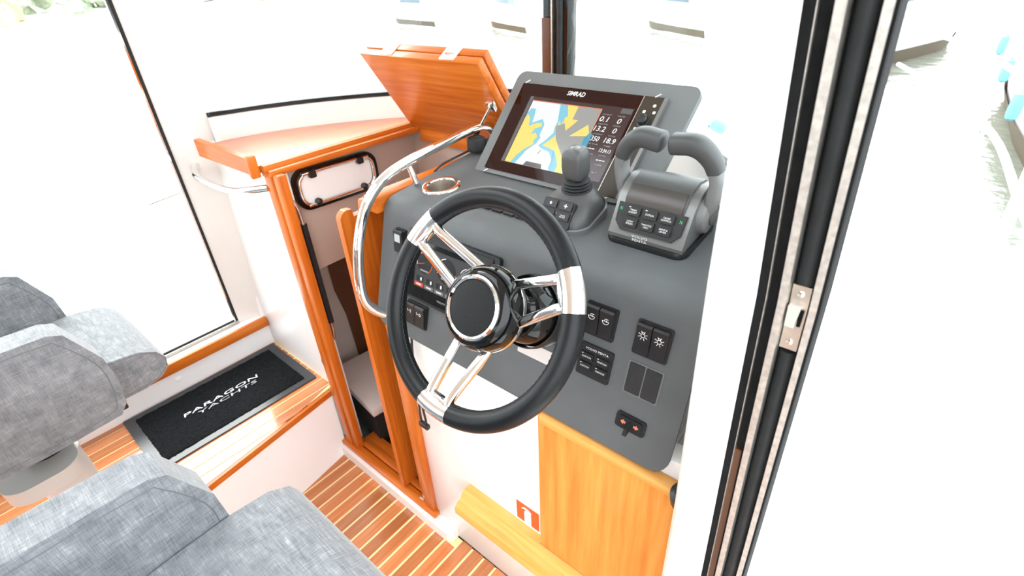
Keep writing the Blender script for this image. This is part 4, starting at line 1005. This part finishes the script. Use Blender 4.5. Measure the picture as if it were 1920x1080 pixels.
hull('motorboat', 'white boat with blue fenders moored alongside at the far right', 9.5, 3.0, 1.25, (2.05, 12.4, -.9), math.radians(2.8), None, ((-1.66, -3.6, 1.0), (-1.66, -1.0, 1.0), (-1.64, 1.6, 1.05)))
fl = ['nearest blue fender hanging on the boat at the far right', 'middle blue fender hanging on the boat at the far right', 'farthest blue fender hanging on the boat at the far right']
for o, l in zip(FEND, fl): tag(o, l, 'fender', 'blue fenders on the moored boat')
# shore with trees and boathouses
so = thing('shoreline', (-45, 15, -.9), 'low rocky far shore of the harbour', 'shore'); so['kind'] = 'structure'
shore = [(-62, -30), (-56, -5), (-53.5, 7.7), (-48, 12.6), (-46.5, 17.2), (-37, 23), (-22.5, 24.6), (-10, 26), (4, 30), (25, 34)]
b = B(); rows = []
P = smoothpath([(x_, y_, 0) for x_, y_ in shore], 5)
for i, p in enumerate(P):
    d = (P[min(i + 1, len(P) - 1)] - P[max(i - 1, 0)]).normalized(); o_ = Vector((-d.y, d.x, 0))
    rows.append([p + Vector((0, 0, -1.2)), p + o_*.5 + Vector((0, 0, -.55 + random.uniform(-.2, .15))), p + o_*2.5 + Vector((0, 0, -.2 + random.uniform(-.2, .2))), p + o_*40 + Vector((0, 0, 1.5))])
b.quadstrip(rows); link('bank', b, 'shore_rock', so)
def tree(x_, y_, h, r, mat, label):
    t = thing('tree', (x_, y_, -.5), label, 'tree', 'trees on the far shore')
    link('trunk', B().tube([(x_, y_, -.6), (x_ + .1, y_, h*.5)], [.18, .1], 8), 'bark', t)
    bm = bmesh.new()
    for k in range(26):
        a = random.uniform(0, 6.28); rr = r * math.sqrt(random.random()) * .75; zz = -.2 + h * random.random() ** .8
        m_ = bmesh.ops.create_icosphere(bm, subdivisions=2, radius=r * random.uniform(.22, .42))
        for v in m_['verts']:
            v.co *= random.uniform(.8, 1.2); v.co += Vector((x_ + rr*math.cos(a), y_ + rr*math.sin(a), zz))
    link('crown', bm, mat, t)
tl = [(-56.4, 8.4, 'tree_yellow_hazed', 'leftmost tree on the far shore, yellowish and low'), (-62.5, 11.3, 'tree_pale_hazed', 'haze-paled green tree on the far shore, second from the left'),
      (-54.8, 13.4, 'tree_green_hazed', 'bushy mid green tree on the far shore, third from the left'), (-61, 16.8, 'tree_pale_hazed', 'haze-paled green tree on the far shore beside the window seal'),
      (-53.2, 20.0, 'tree_yellow_hazed', 'yellowish tree on the far shore behind the window pillar'), (-52, 27.5, 'tree_green_hazed', 'mid green tree on the far shore at the left end of the windshield')]
for x_, y_, m_, l_ in tl: tree(x_, y_, random.uniform(4.5, 6.5), random.uniform(2.1, 2.5), m_, l_)
def house(x_, y_, rz, w, d, h, label, mat='house_grey'):
    t = thing('boathouse', (x_, y_, -.5), label, 'building', 'boathouses on the far shore'); Mx = Matrix.Translation((x_, y_, -.5)) @ Matrix.Rotation(rz, 4, 'Z')
    link('walls', B().box((-w/2, -d/2, 0), (w/2, d/2, h)).xf(Mx), mat, t)
    b = B(); b.prism([(-w/2 - .3, -d/2 - .3, h), (-w/2 - .3, 0, h + d*.35), (-w/2 - .3, d/2 + .3, h)], (w + .6, 0, 0)); b.xf(Mx); link('roof', b, 'house_roof', t)
    for i in range(3):
        link('door', B().box((-w*.36 + i*w*.36 - w*.1, -d/2 - .05, .2), (-w*.36 + i*w*.36 + w*.1, -d/2 + .05, h*.75)).xf(Mx), 'house_roof' if i % 2 else 'liner', t)
house(-43.5, 30, math.radians(30), 8, 5, 3.2, 'grey boathouse on the far shore left of the hatch lid')
house(-32, 31, math.radians(22), 8, 5, 3.0, 'pale grey boathouse on the far shore above the raised hatch lid')
house(-19, 31, math.radians(3), 8, 5, 3.0, 'pale grey boathouse just right of the windshield centre post')
for i, (x_, y_, rz, l_) in enumerate(((-17.5, 21.5, 60, 'small white moored boat left of the windshield centre post'), (-9.5, 22.5, 50, 'small white moored boat right of the windshield centre post'), (-25, 22, 75, 'small white moored boat beyond the raised hatch lid'))):
    hull('motorboat', l_, 6.5, 2.2, .9, (x_, y_, -.9), math.radians(rz), None)

for o in bpy.data.objects:
    if '_o' in o: del o['_o']
